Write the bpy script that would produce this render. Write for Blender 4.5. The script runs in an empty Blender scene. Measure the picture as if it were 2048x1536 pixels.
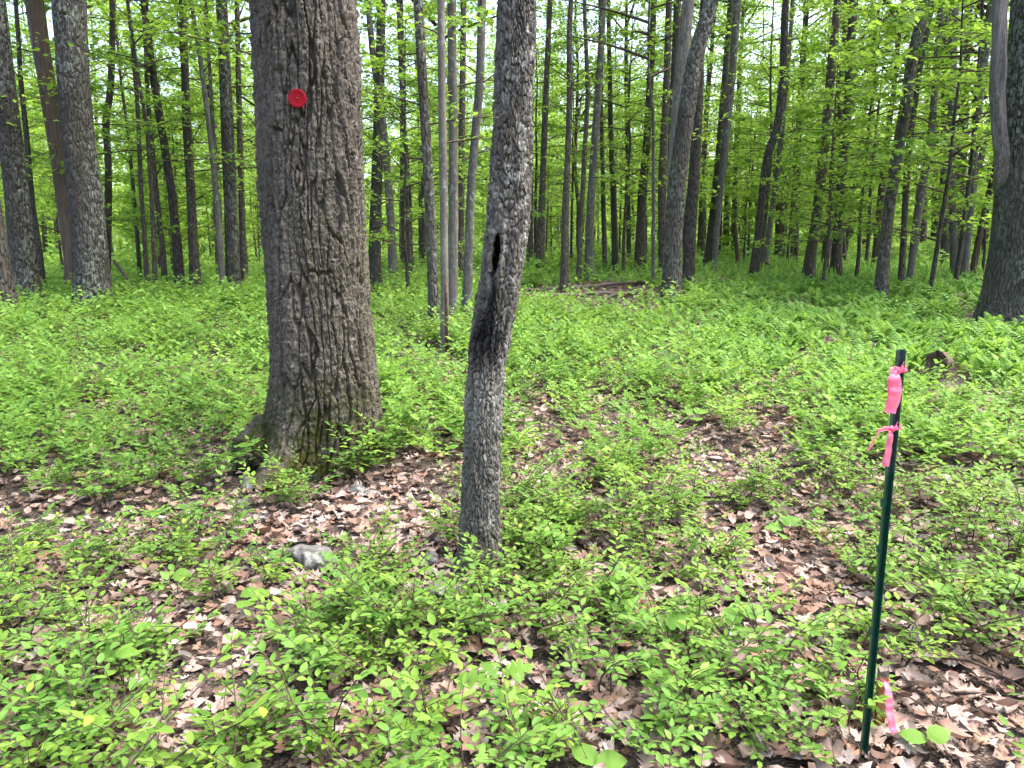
import bpy, math, random
import numpy as np
from mathutils import Vector, Matrix

SC = bpy.context.scene
COL = SC.collection
# ------------------------------------------------------------------ camera, sky, sun, exposure
PITCH = math.radians(10.26)
EYE = 1.55
FPX = 1479.0                       # focal length in photograph pixels (2048 wide)
cam_d = bpy.data.cameras.new('camera')
cam_d.sensor_width = 36.0
cam_d.lens = 26.0
cam_d.clip_start = 0.05
cam_d.clip_end = 2000
cam = bpy.data.objects.new('camera', cam_d)
cam.location = (0, 0, EYE)
cam.rotation_euler = (math.radians(90) - PITCH, 0, 0)
COL.objects.link(cam)
SC.camera = cam

SUN_EL, SUN_AZ = math.radians(64), math.radians(82)    # azimuth measured from +Y towards +X
world = bpy.data.worlds.new('World')
SC.world = world
world.use_nodes = True
wn = world.node_tree.nodes
bg = wn.get('Background') or wn.new('ShaderNodeBackground')
sky = wn.new('ShaderNodeTexSky')
sky.sky_type = 'NISHITA'
sky.sun_disc = False
sky.sun_elevation = SUN_EL
sky.sun_rotation = SUN_AZ
sky.air_density = 1.0
sky.dust_density = 5.0
sky.ozone_density = 0.0
world.node_tree.links.new(sky.outputs[0], bg.inputs[0])
bg.inputs[1].default_value = 0.15
sun_d = bpy.data.lights.new('sun', 'SUN')
sun_d.energy = 1.9
sun_d.angle = math.radians(45)
sun_d.color = (1.0, 0.97, 0.92)
sun = bpy.data.objects.new('sun', sun_d)
sdir = Vector((math.sin(SUN_AZ) * math.cos(SUN_EL), math.cos(SUN_AZ) * math.cos(SUN_EL), math.sin(SUN_EL)))
sun.rotation_euler = sdir.to_track_quat('Z', 'Y').to_euler()
sun.location = sdir * 40
COL.objects.link(sun)
SC.view_settings.view_transform = 'Standard'
SC.view_settings.look = 'None'
SC.view_settings.exposure = 2.25
SC.view_settings.gamma = 1.0
SC.view_settings.use_curve_mapping = False
cy = SC.cycles
cy.max_bounces = 6
cy.diffuse_bounces = 4
cy.glossy_bounces = 2
cy.transmission_bounces = 4
cy.transparent_max_bounces = 4
cy.use_adaptive_sampling = True
cy.adaptive_threshold = 0.02
cy.use_denoising = True
try:
    cy.denoiser = 'OPENIMAGEDENOISE'
    cy.denoising_input_passes = 'RGB_ALBEDO_NORMAL'
    cy.denoising_prefilter = 'ACCURATE'
except Exception:
    pass
cy.caustics_reflective = False
cy.caustics_refractive = False

# ------------------------------------------------------------------ maths helpers
RNG = np.random.default_rng(7)
CP, SP = math.cos(PITCH), math.sin(PITCH)
EYEV = np.array([0, 0, EYE])

def sstep(a, b, x):
    t = np.clip((np.asarray(x, float) - a) / (b - a), 0, 1)
    return t * t * (3 - 2 * t)

def hsh(i, j, k, s):
    v = np.sin(i * 127.1 + j * 311.7 + k * 74.7 + s * 53.3) * 43758.5453
    return v - np.floor(v)

def vn(x, y, z=0.0, s=0.0):
    x, y, z = np.broadcast_arrays(np.asarray(x, float), np.asarray(y, float), np.asarray(z, float))
    ix, iy, iz = np.floor(x), np.floor(y), np.floor(z)
    fx, fy, fz = x - ix, y - iy, z - iz
    fx = fx * fx * (3 - 2 * fx); fy = fy * fy * (3 - 2 * fy); fz = fz * fz * (3 - 2 * fz)
    def L(a, b, t): return a + (b - a) * t
    r = [L(L(hsh(ix, iy, iz + k, s), hsh(ix + 1, iy, iz + k, s), fx),
           L(hsh(ix, iy + 1, iz + k, s), hsh(ix + 1, iy + 1, iz + k, s), fx), fy) for k in (0, 1)]
    return L(r[0], r[1], fz) * 2 - 1

def fbm(x, y, z=0.0, s=0.0, o=4):
    a, t = 0.5, 0.0
    for k in range(o):
        t = t + a * vn(np.asarray(x) * 2 ** k, np.asarray(y) * 2 ** k, np.asarray(z) * 2 ** k, s + k * 7.1)
        a *= 0.5
    return t

def worley(u, v, nu, s):
    """u in cells (periodic nu), v in cells -> F1, F2, random id value"""
    iu, iv = np.floor(u), np.floor(v)
    f1 = np.full(u.shape, 9.0); f2 = np.full(u.shape, 9.0); cid = np.zeros(u.shape)
    for a in (-1, 0, 1):
        for b in (-1, 0, 1):
            cu, cv = iu + a, iv + b
            cm = np.mod(cu, nu)
            px = cu + 0.5 + 0.8 * (hsh(cm, cv, 1, s) - 0.5)
            py = cv + 0.5 + 0.9 * (hsh(cm, cv, 2, s) - 0.5)
            d = np.hypot(px - u, py - v)
            m = d < f1
            f2 = np.where(m, f1, np.minimum(f2, d))
            cid = np.where(m, hsh(cm, cv, 3, s), cid)
            f1 = np.where(m, d, f1)
    return f1, f2, cid

_D = [0, 2.5, 5, 9, 13, 20, 30, 60, 200]
_L = [0, 0, .13, .40, .62, .66, .66, .70, .70]
_R = [0, 0, .13, .40, .63, .92, 1.10, 1.25, 1.30]
def ground_z(x, y):
    x = np.asarray(x, float); y = np.asarray(y, float)
    d = np.hypot(x, y)
    t = sstep(-0.30, -0.02, np.arctan2(x, np.maximum(y, 0.3)))
    h = np.interp(d, _D, _L) * (1 - t) + np.interp(d, _D, _R) * t
    return h + 0.022 * vn(x * 1.4, y * 1.4, 0, 3) + 0.04 * vn(x * .45, y * .45, 0, 5)

def ray(px, py):
    a, b = (px - 1024) / FPX, (py - 768) / FPX
    v = np.array([a, CP - b * SP, -SP - b * CP])
    return v

def place(px, py):
    """ground point seen at this spot of the photograph"""
    v = ray(px, py)
    t = np.arange(0.5, 140, 0.02)
    P = EYEV[None] + t[:, None] * v[None]
    below = P[:, 2] < ground_z(P[:, 0], P[:, 1])
    i = int(np.argmax(below)) if below.any() else len(t) - 1
    return P[i]

def at_depth(px, py, Y):
    v = ray(px, py)
    return EYEV + v * (Y / v[1])

def project(P):
    P = np.asarray(P, float) - EYEV
    zc = P[..., 1] * CP - P[..., 2] * SP
    yc = P[..., 1] * SP + P[..., 2] * CP
    zc = np.where(np.abs(zc) < 1e-4, 1e-4, zc)
    return 1024 + FPX * P[..., 0] / zc, 768 - FPX * yc / zc, zc

def norm(v):
    v = np.asarray(v, float)
    return v / np.maximum(np.linalg.norm(v, axis=-1, keepdims=True), 1e-9)

# ------------------------------------------------------------------ mesh helpers
def make_mesh(name, V, T, mats, tint=None, attrs=None, smooth=False, midx=None):
    V = np.asarray(V, np.float32); T = np.asarray(T, np.int32)
    me = bpy.data.meshes.new(name)
    me.vertices.add(len(V)); me.vertices.foreach_set('co', V.ravel())
    k = T.shape[1]
    me.loops.add(T.size); me.loops.foreach_set('vertex_index', T.ravel())
    me.polygons.add(len(T))
    me.polygons.foreach_set('loop_start', np.arange(0, T.size, k, dtype=np.int32))
    me.polygons.foreach_set('use_smooth', np.full(len(T), smooth))
    for m in (mats if isinstance(mats, (list, tuple)) else [mats]):
        me.materials.append(m)
    if midx is not None:
        me.polygons.foreach_set('material_index', np.asarray(midx, np.int32))
    al = dict(attrs or {})
    if tint is not None: al['tint'] = tint
    for n, a in al.items():
        at = me.attributes.new(n, 'FLOAT', 'POINT')
        at.data.foreach_set('value', np.asarray(a, np.float32))
    me.update(calc_edges=True)
    return me

def new_obj(name, data, parent=None, loc=None):
    o = bpy.data.objects.new(name, data)
    COL.objects.link(o)
    if parent is not None: o.parent = parent
    if loc is not None: o.location = tuple(float(c) for c in loc)
    return o

def tag(o, label=None, cat=None, group=None, kind=None):
    if label: o['label'] = label
    if cat: o['category'] = cat
    if group: o['group'] = group
    if kind: o['kind'] = kind
    return o

def join(parts):
    """parts: list of (V,T) or (V,T,tint) -> merged"""
    off, Vs, Ts, ti = 0, [], [], []
    for p in parts:
        Vs.append(p[0]); Ts.append(np.asarray(p[1]) + off); off += len(p[0])
        ti.append(p[2] if len(p) > 2 else np.zeros(len(p[0])))
    return np.concatenate(Vs), np.concatenate(Ts), np.concatenate(ti)

def stamp(tV, tT, pos, dirv, nrm, size, tint=None, jit=None):
    """copy a template (local Y along dirv, Z along nrm) to many places, vectorised"""
    pos = np.asarray(pos, float); n = len(pos)
    Y = norm(dirv); Z = np.asarray(nrm, float)
    Z = norm(Z - (Z * Y).sum(1, keepdims=True) * Y)
    X = np.cross(Y, Z)
    s = np.asarray(size, float)
    s = np.repeat(s[:, None], 3, 1) if s.ndim == 1 else s
    V = (tV[None, :, 0, None] * (X * s[:, :1])[:, None] + tV[None, :, 1, None] * (Y * s[:, 1:2])[:, None]
         + tV[None, :, 2, None] * (Z * s[:, 2:3])[:, None]) + pos[:, None]
    T = tT[None] + (np.arange(n) * len(tV))[:, None, None]
    ti = np.repeat(np.zeros(n) if tint is None else np.asarray(tint, float), len(tV))
    return V.reshape(-1, 3), T.reshape(-1, tT.shape[1]), ti

def tube(P, R, sides=6, cap=False):
    P = np.asarray(P, float); R = np.asarray(R, float)
    n = len(P)
    tg = norm(np.gradient(P, axis=0))
    ref = np.array([0.37, 0.21, 0.9]) if abs(tg[:, 2]).mean() < .8 else np.array([1.0, 0.13, 0.0])
    A = norm(np.cross(tg, ref)); B = np.cross(tg, A)
    th = np.linspace(0, 2 * np.pi, sides, endpoint=False)
    V = P[:, None] + R[:, None, None] * (np.cos(th)[None, :, None] * A[:, None] + np.sin(th)[None, :, None] * B[:, None])
    T = grid_tris(n, sides)
    V = V.reshape(-1, 3)
    if cap:
        V = np.concatenate([V, P[:1], P[-1:]])
        a = np.arange(sides); b = (a + 1) % sides
        T = np.concatenate([T, np.stack([b, a, np.full(sides, n * sides)], 1),
                            np.stack([a + (n - 1) * sides, b + (n - 1) * sides, np.full(sides, n * sides + 1)], 1)])
    return V, T

def grid_tris(rows, sides):
    i = np.arange(rows - 1)[:, None] * sides; j = np.arange(sides)[None]; j2 = (j + 1) % sides
    a, b, c, d = (i + j).ravel(), (i + j2).ravel(), (i + sides + j2).ravel(), (i + sides + j).ravel()
    return np.concatenate([np.stack([a, b, c], 1), np.stack([a, c, d], 1)])

# ------------------------------------------------------------------ materials
class G:
    def __init__(self, name):
        self.m = bpy.data.materials.new(name); self.m.use_nodes = True
        self.t = self.m.node_tree; self.t.nodes.clear()
        self.out = self.n('ShaderNodeOutputMaterial')
    def n(self, typ, **kw):
        nd = self.t.nodes.new(typ)
        for k, v in kw.items(): setattr(nd, k, v)
        return nd
    def put(self, nd, key, v):
        s = nd.inputs[key]
        if isinstance(v, bpy.types.NodeSocket): self.t.links.new(v, s)
        else: s.default_value = v
        return nd
    def mix(self, f, a, b, mode='MIX'):
        nd = self.n('ShaderNodeMix', data_type='RGBA', blend_type=mode)
        for s, v in ((0, f), (6, a), (7, b)):
            if isinstance(v, bpy.types.NodeSocket): self.t.links.new(v, nd.inputs[s])
            else: nd.inputs[s].default_value = v if s == 0 else (*v[:3], 1)
        return nd.outputs[2]
    def math(self, op, a, b=0.0):
        nd = self.n('ShaderNodeMath', operation=op)
        self.put(nd, 0, a); self.put(nd, 1, b)
        return nd.outputs[0]
    def ramp(self, v, a, b, lo=0.0, hi=1.0):
        nd = self.n('ShaderNodeMapRange', interpolation_type='SMOOTHSTEP')
        for k, x in ((0, v), (1, a), (2, b), (3, lo), (4, hi)): self.put(nd, k, x)
        return nd.outputs[0]
    def coords(self, scale, kind='Object'):
        tc = self.n('ShaderNodeTexCoord'); mp = self.n('ShaderNodeMapping')
        self.t.links.new(tc.outputs[kind], mp.inputs[0]); mp.inputs['Scale'].default_value = scale
        return mp.outputs[0]
    def noise(self, vec, scale, detail=4.0, rough=0.55):
        nd = self.n('ShaderNodeTexNoise')
        self.put(nd, 'Vector', vec); self.put(nd, 'Scale', scale); self.put(nd, 'Detail', detail); self.put(nd, 'Roughness', rough)
        return nd.outputs[0]
    def attr(self, name):
        return self.n('ShaderNodeAttribute', attribute_name=name).outputs['Fac']
    def rand(self):
        return self.n('ShaderNodeObjectInfo').outputs['Random']
    def bump(self, h, strength, dist):
        nd = self.n('ShaderNodeBump'); self.put(nd, 'Height', h); self.put(nd, 'Strength', strength); self.put(nd, 'Distance', dist)
        return nd.outputs[0]
    def principled(self, col, rough, spec=0.3, normal=None):
        p = self.n('ShaderNodeBsdfPrincipled')
        self.put(p, 'Base Color', col if isinstance(col, bpy.types.NodeSocket) else (*col, 1))
        self.put(p, 'Roughness', rough); self.put(p, 'Specular IOR Level', spec)
        if normal is not None: self.put(p, 'Normal', normal)
        return p
    def done(self, shader):
        self.t.links.new(shader, self.out.inputs[0]); return self.m

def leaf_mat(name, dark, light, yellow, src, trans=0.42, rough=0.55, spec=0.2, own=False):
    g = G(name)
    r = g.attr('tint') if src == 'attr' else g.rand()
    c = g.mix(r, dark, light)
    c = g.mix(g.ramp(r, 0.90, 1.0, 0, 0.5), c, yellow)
    if own: c = g.mix(1.0, c, g.mix(g.rand(), (0.78, 0.88, 0.95), (1.22, 1.06, 0.85)), 'MULTIPLY')
    nz = g.noise(g.coords((1, 1, 1)), 35.0, 2)
    c = g.mix(g.ramp(nz, 0.35, 0.75, 0, 0.25), c, light)
    p = g.principled(c, rough, spec)
    tr = g.n('ShaderNodeBsdfTranslucent')
    tc = g.mix(0.35, c, yellow)
    g.put(tr, 'Color', g.mix(1.0, tc, (1.2, 1.2, 0.95), 'MULTIPLY'))
    mx = g.n('ShaderNodeMixShader'); mx.inputs[0].default_value = trans
    g.t.links.new(p.outputs[0], mx.inputs[1]); g.t.links.new(tr.outputs[0], mx.inputs[2])
    return g.done(mx.outputs[0])

def bark_mat(name, c1, c2, lichen=None, lich_lo=0.58, lich_hi=0.68, vs=(16, 16, 4), bump=0.6, dist=0.02,
             moss=False, char_shade=False, fine=True, wobble=0.0):
    g = G(name)
    st = g.coords(vs)
    if wobble:
        w = g.n('ShaderNodeTexNoise'); g.put(w, 'Vector', g.coords((1, 1, 1))); g.put(w, 'Scale', 3.0)
        va = g.n('ShaderNodeVectorMath', operation='MULTIPLY_ADD')
        g.t.links.new(w.outputs[1], va.inputs[0]); va.inputs[1].default_value = (wobble,) * 3; g.t.links.new(st, va.inputs[2])
        st = va.outputs[0]
    vo = g.n('ShaderNodeTexVoronoi', feature='DISTANCE_TO_EDGE'); g.put(vo, 'Vector', st); g.put(vo, 'Scale', 1.0)
    nz = g.noise(st, 1.5, 6, 0.65)
    h = g.math('ADD', g.ramp(vo.outputs['Distance'], 0.0, 0.22), g.math('MULTIPLY', nz, 0.9))
    big = g.noise(g.coords((1, 1, .5)), 2.3, 3)
    c = g.mix(g.ramp(nz, 0.30, 0.72), c1, c2)
    c = g.mix(g.ramp(big, 0.40, 0.70, 0, 0.45), c, tuple(0.5 * a for a in c1))
    rv = g.rand()
    c = g.mix(1.0, c, g.mix(rv, (0.72, 0.72, 0.74), (1.2, 1.13, 1.05)), 'MULTIPLY')
    if lichen:
        ln = g.noise(g.coords((1, 1, .8)), 17.0, 6, 0.7)
        lp = g.noise(g.coords((1, 1, .4)), 1.3, 2)
        f = g.math('MULTIPLY', g.ramp(ln, lich_lo - .06, lich_hi - .04), g.ramp(lp, 0.38, 0.60, 0.12, 0.95))
        c = g.mix(f, c, lichen)
    if fine:
        fl = g.noise(g.coords((1, 1, 1)), 70.0, 3, 0.7)
        c = g.mix(g.ramp(fl, 0.62, 0.78, 0, 0.5), c, tuple(min(1, 1.9 * a + .02) for a in c2))
    if moss:
        mn = g.noise(g.coords((1, 1, 1)), 7.0, 5, 0.65)
        f = g.math('MULTIPLY', g.attr('moss'), g.ramp(mn, 0.34, 0.60))
        c = g.mix(f, c, g.mix(g.noise(g.coords((1, 1, 1)), 30.0, 3), (0.018, 0.021, 0.006), (0.066, 0.070, 0.017)))
    if char_shade:
        c = g.mix(g.math('MULTIPLY', g.attr('pale'), g.ramp(nz, .3, .6)), c, (0.27, 0.255, 0.225))
        c = g.mix(g.attr('char_shade'), c, (0.010, 0.010, 0.011))  # black stain, plus the hole's darkness put into the colour
    p = g.principled(c, 0.9, 0.15, g.bump(h, bump, dist))
    return g.done(p.outputs[0])

def plain_mat(name, col, rough=0.6, spec=0.3, var=0.15, scale=20.0, bump=0.0, col2=None):
    g = G(name)
    nz = g.noise(g.coords((1, 1, 1)), scale, 5, 0.6)
    a = tuple(c * (1 - var) for c in col); b = col2 or tuple(min(1, c * (1 + var)) for c in col)
    c = g.mix(g.ramp(nz, 0.3, 0.7), a, b)
    p = g.principled(c, rough, spec, g.bump(nz, bump, 0.01) if bump else None)
    return g.done(p.outputs[0])

def litter_mat(name, src):
    g = G(name)
    r = g.attr('tint') if src == 'attr' else g.rand()
    cr = g.n('ShaderNodeValToRGB'); g.t.links.new(r, cr.inputs[0])
    stops = [(0.0, (0.085, 0.058, 0.048)), (0.15, (0.165, 0.108, 0.086)), (0.28, (0.260, 0.155, 0.112)), (0.42, (0.290, 0.212, 0.182)), (0.58, (0.345, 0.262, 0.232)),
             (0.72, (0.420, 0.345, 0.315)), (0.82, (0.300, 0.185, 0.125)), (0.90, (0.290, 0.248, 0.228)), (1.0, (0.520, 0.455, 0.425))]
    e = cr.color_ramp.elements
    while len(e) < len(stops): e.new(0.5)
    for el, (p, c) in zip(e, stops): el.position = p; el.color = (*c, 1)
    nz = g.noise(g.coords((1, 1, 1)), 45.0, 4, 0.7)
    c = g.mix(g.ramp(nz, 0.45, 0.75, 0, 0.55), cr.outputs[0], (0.17, 0.11, 0.085))
    n2 = g.noise(g.coords((1, 1, 1)), 160.0, 2, 0.6)
    c = g.mix(g.ramp(n2, 0.5, 0.8, 0, 0.5), c, (0.10, 0.065, 0.05))
    p = g.principled(c, 0.85, 0.1, g.bump(nz, 0.5, 0.004))
    tr = g.n('ShaderNodeBsdfTranslucent'); g.t.links.new(c, tr.inputs[0])
    mx = g.n('ShaderNodeMixShader'); mx.inputs[0].default_value = 0.15
    g.t.links.new(p.outputs[0], mx.inputs[1]); g.t.links.new(tr.outputs[0], mx.inputs[2])
    return g.done(mx.outputs[0])

M = {}
SH = ((0.078, 0.180, 0.031), (0.176, 0.335, 0.058), (0.285, 0.408, 0.080))
M['shrub'] = leaf_mat('shrub_leaf', *SH, 'attr')
M['shrub_near'] = leaf_mat('shrub_leaf_near', *SH, 'attr', own=True)
M['shrub_one'] = leaf_mat('shrub_leaf_single', *SH, 'obj')
M['fern'] = leaf_mat('fern_frond', (0.105, 0.235, 0.045), (0.200, 0.370, 0.072), (0.290, 0.430, 0.090), 'attr')
M['grass'] = leaf_mat('grass_blade', (0.095, 0.225, 0.045), (0.180, 0.360, 0.075), (0.290, 0.430, 0.100), 'attr')
M['crown'] = leaf_mat('crown_leaf', (0.100, 0.215, 0.032), (0.220, 0.390, 0.052), (0.340, 0.475, 0.080), 'attr', trans=0.55)
M['seedling'] = leaf_mat('seedling_leaf', (0.10, 0.22, 0.035), (0.16, 0.30, 0.05), (0.24, 0.36, 0.07), 'obj')
M['litter'] = litter_mat('dead_leaf_mass', 'attr')
M['litter_one'] = litter_mat('dead_leaf_single', 'obj')
M['oak'] = bark_mat('oak_bark', (0.060, 0.056, 0.050), (0.130, 0.121, 0.109), (0.26, 0.26, 0.235), .66, .74, vs=(60, 60, 14), bump=0.5, dist=0.007, moss=True)
M['oak_slim'] = bark_mat('slim_oak_bark', (0.056, 0.051, 0.044), (0.155, 0.143, 0.124), (0.34, 0.33, 0.295), .56, .66, vs=(70, 70, 30), bump=0.4, dist=0.004, moss=True, char_shade=True)
M['dark'] = bark_mat('dark_bark', (0.070, 0.063, 0.055), (0.148, 0.134, 0.118), (0.23, 0.235, 0.205), .66, .76, vs=(22, 22, 5), bump=1.0, dist=0.03, wobble=.8)
M['lichen'] = bark_mat('lichen_bark', (0.055, 0.051, 0.045), (0.112, 0.105, 0.093), (0.225, 0.248, 0.215), .53, .60, vs=(24, 24, 6), bump=1.0, dist=0.03, wobble=.8)
M['smooth'] = bark_mat('smooth_bark', (0.090, 0.085, 0.077), (0.155, 0.147, 0.135), (0.26, 0.275, 0.25), .56, .68, vs=(14, 14, 3), bump=0.25, dist=0.008, wobble=.5)
M['deadwood'] = bark_mat('dead_wood', (0.070, 0.054, 0.043), (0.150, 0.118, 0.096), None, vs=(26, 26, 1.6), bump=0.7, dist=0.012)
M['bare'] = bark_mat('bare_wood', (0.17, 0.155, 0.145), (0.32, 0.30, 0.285), (0.10, 0.09, 0.08), .54, .62, vs=(34, 34, 1.6), bump=0.8, dist=0.012)
M['log'] = bark_mat('log_wood', (0.095, 0.078, 0.066), (0.21, 0.185, 0.165), (0.30, 0.29, 0.275), .6, .7, vs=(16, 16, 16), bump=0.6, dist=0.01)
M['redwood'] = plain_mat('raw_split_wood', (0.12, 0.062, 0.040), 0.8, 0.2, 0.4, 30.0)
M['twig'] = plain_mat('twig_bark', (0.075, 0.055, 0.045), 0.85, 0.15, 0.35, 40.0)
M['stem'] = plain_mat('shrub_stem', (0.070, 0.050, 0.038), 0.8, 0.2, 0.35, 40.0)
M['rock'] = bark_mat('lichen_rock', (0.09, 0.09, 0.085), (0.19, 0.19, 0.183), (0.27, 0.275, 0.262), .54, .66, vs=(9, 9, 9), bump=0.8, dist=0.015)
M['post'] = plain_mat('green_enamel', (0.006, 0.052, 0.030), 0.38, 0.5, 0.25, 60.0, col2=(0.010, 0.075, 0.048))
M['post_top'] = plain_mat('worn_enamel', (0.045, 0.085, 0.075), 0.45, 0.5, 0.3, 60.0)
M['red'] = plain_mat('red_plastic', (0.24, 0.003, 0.010), 0.6, 0.15, 0.12, 50.0)
M['nail'] = plain_mat('nail_head', (0.10, 0.02, 0.02), 0.4, 0.5, 0.1)
M['orange'] = plain_mat('orange_paint', (0.38, 0.12, 0.03), 0.7, 0.3, 0.4, 30.0, col2=(0.26, 0.17, 0.10))
gg = G('pink_ribbon')
pk = gg.principled((0.98, 0.22, 0.36), 0.38, 0.5)
tk = gg.n('ShaderNodeBsdfTranslucent'); tk.inputs[0].default_value = (1.0, 0.30, 0.44, 1)
mk = gg.n('ShaderNodeMixShader'); mk.inputs[0].default_value = 0.4
gg.t.links.new(pk.outputs[0], mk.inputs[1]); gg.t.links.new(tk.outputs[0], mk.inputs[2])
M['ribbon'] = gg.done(mk.outputs[0])
gs = G('forest_soil')
sv = gs.n('ShaderNodeTexVoronoi'); gs.put(sv, 'Vector', gs.coords((1, 1, 1))); gs.put(sv, 'Scale', 26.0)
sw = gs.n('ShaderNodeTexVoronoi'); gs.put(sw, 'Vector', gs.coords((1.0, 1.7, 1))); gs.put(sw, 'Scale', 61.0)
sn = gs.noise(gs.coords((1, 1, 1)), 3.0, 6, 0.6)
sc_ = gs.n('ShaderNodeSeparateColor'); gs.t.links.new(sv.outputs['Color'], sc_.inputs[0])
sd_ = gs.n('ShaderNodeSeparateColor'); gs.t.links.new(sw.outputs['Color'], sd_.inputs[0])
c = gs.mix(sc_.outputs[0], (0.060, 0.046, 0.040), (0.25, 0.192, 0.166))
c = gs.mix(gs.math('MULTIPLY', sd_.outputs[1], .75), c, gs.mix(sd_.outputs[0], (0.040, 0.031, 0.027), (0.29, 0.235, 0.205)))
c = gs.mix(gs.ramp(sn, .4, .65, 0, .6), c, (0.072, 0.055, 0.047))
M['soil'] = gs.done(gs.principled(c, 0.95, 0.1, gs.bump(gs.math('ADD', sv.outputs['Distance'], sw.outputs['Distance']), 1.0, 0.03)).outputs[0])

# ------------------------------------------------------------------ ground
def build_ground():
    ys = np.concatenate([np.arange(-6, 12, .12), np.arange(12, 40, .5), np.geomspace(40, 260, 40)])
    W = 110
    parts_u = np.linspace(-1, 1, W)
    uu = np.sign(parts_u) * np.abs(parts_u) ** 1.5
    X = uu[None] * (9 + np.maximum(ys, 0)[:, None] * 1.3)
    Yg = np.repeat(ys[:, None], W, 1)
    V = np.stack([X, Yg, ground_z(X, Yg) - 0.012], -1).reshape(-1, 3)
    r, cdx = np.meshgrid(np.arange(len(ys) - 1), np.arange(W - 1), indexing='ij')
    a = (r * W + cdx).ravel()
    T = np.stack([a, a + 1, a + W + 1, a + W], 1)
    o = new_obj('ground', make_mesh('ground', V, T, M['soil'], smooth=True))
    return tag(o, 'gently rising forest floor of brown leaf mould', None, None, 'structure')
ground = build_ground()

# ------------------------------------------------------------------ leaf templates
def leaf_near(w=0.25, fold=0.06, droop=0.10):
    t = np.array([0, .20, .46, .76, 1.0]); hw = np.array([0, .74, 1.0, .66, 0]) * w
    mid = np.stack([0 * t, t, -droop * t * t], 1)
    L = np.stack([-hw, t, -droop * t * t + fold * hw / w], 1)[1:4]
    R = L * [-1, 1, 1]
    V = np.concatenate([mid, L, R])
    T = []
    for o, flip in ((5, 0), (8, 1)):
        tri = [(0, 1, o), (1, 2, o + 1), (1, o + 1, o), (2, 3, o + 2), (2, o + 2, o + 1), (3, 4, o + 2)]
        T += [(a, c, b) if flip else (a, b, c) for a, b, c in tri]
    return V, np.array(T)
def leaf_mid(w=0.26, fold=0.07, droop=0.08):
    V = np.array([[0, 0, 0], [0, 1, -droop], [-w, .45, fold], [w, .45, fold], [0, .5, -droop * .2]])
    return V, np.array([[0, 4, 2], [4, 1, 2], [0, 3, 4], [4, 3, 1]])
def leaf_far(w=0.32, fold=0.10):
    V = np.array([[0, 0, 0], [0, 1, 0], [-w, .45, fold], [w, .45, fold]])
    return V, np.array([[0, 1, 2], [0, 3, 1]])
LN, LM, LF = leaf_near(), leaf_mid(), leaf_far()

def lobed(outline, fold=0.05, curl=0.15, twist=0.0, seed=0, crumple=0.0):
    """half-outline [(t,w)...] -> leaf with lobes, folded along the midrib and curled"""
    rg = np.random.default_rng(seed)
    t = np.array([p[0] for p in outline]); w = np.array([p[1] for p in outline]); n = len(t)
    mid = np.stack([0 * t, t, 0 * t], 1)
    L = np.stack([-w, t, fold * w / max(w)], 1); R = np.stack([w, t, fold * w / max(w)], 1)
    V = np.concatenate([mid, L, R])
    if crumple: V[:, 2] += crumple * rg.normal(size=len(V))
    V[:, 2] += curl * ((V[:, 1] - .5) ** 2 * 2 + (V[:, 0] ** 2) * 3) + twist * V[:, 0] * (V[:, 1] - .5) * 4
    T = []
    for i in range(n - 1):
        T += [(i, i + 1, n + i + 1), (i, n + i + 1, n + i), (i, 2 * n + i + 1, i + 1), (i, 2 * n + i, 2 * n + i + 1)]
    return V, np.array(T)
OAK = [(0, .012), (.13, .02), (.19, .17), (.23, .15), (.28, .06), (.39, .29), (.44, .25), (.49, .08), (.61, .34), (.67, .30), (.71, .11), (.82, .20), (.90, .09), (1, .0)]
OVAL = [(0, .01), (.15, .10), (.3, .20), (.5, .26), (.7, .24), (.88, .12), (1, 0)]
MAPLE = [(0, .02), (.05, .22), (.18, .30), (.30, .20), (.45, .46), (.55, .40), (.62, .16), (.78, .20), (.86, .08), (1, 0)]
DEAD = [lobed(OAK, .06, .25, .25, 1, .03), lobed(OAK, -.05, .5, -.3, 2, .04), lobed(OVAL, .10, .3, .4, 3, .03), lobed(OVAL, -.08, -.35, .2, 4, .03),
        lobed(OAK, .10, -.3, .4, 5, .04), lobed(MAPLE, .04, .35, -.3, 6, .05), lobed(OVAL, .22, .7, .3, 7, .04), lobed(OAK, .02, .05, .1, 8, .03)]

OAK_S = [(0, .015), (.17, .16), (.27, .07), (.42, .29), (.5, .10), (.64, .33), (.73, .12), (1, .0)]
DEAD_S = [lobed(OAK_S, .06, .2, .25, 1, .03), lobed(OAK_S, -.05, .35, -.3, 2, .04), lobed(OVAL[::2], .10, .2, .4, 3, .03), lobed(OVAL[::2], -.08, -.25, .2, 4, .03),
          lobed(OAK_S, .10, -.25, .4, 5, .04), lobed(OAK_S, .04, .3, -.3, 6, .05), lobed(OVAL[::2], .22, .6, .3, 7, .04), lobed(OAK_S, .02, .05, .1, 8, .03)]
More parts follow.
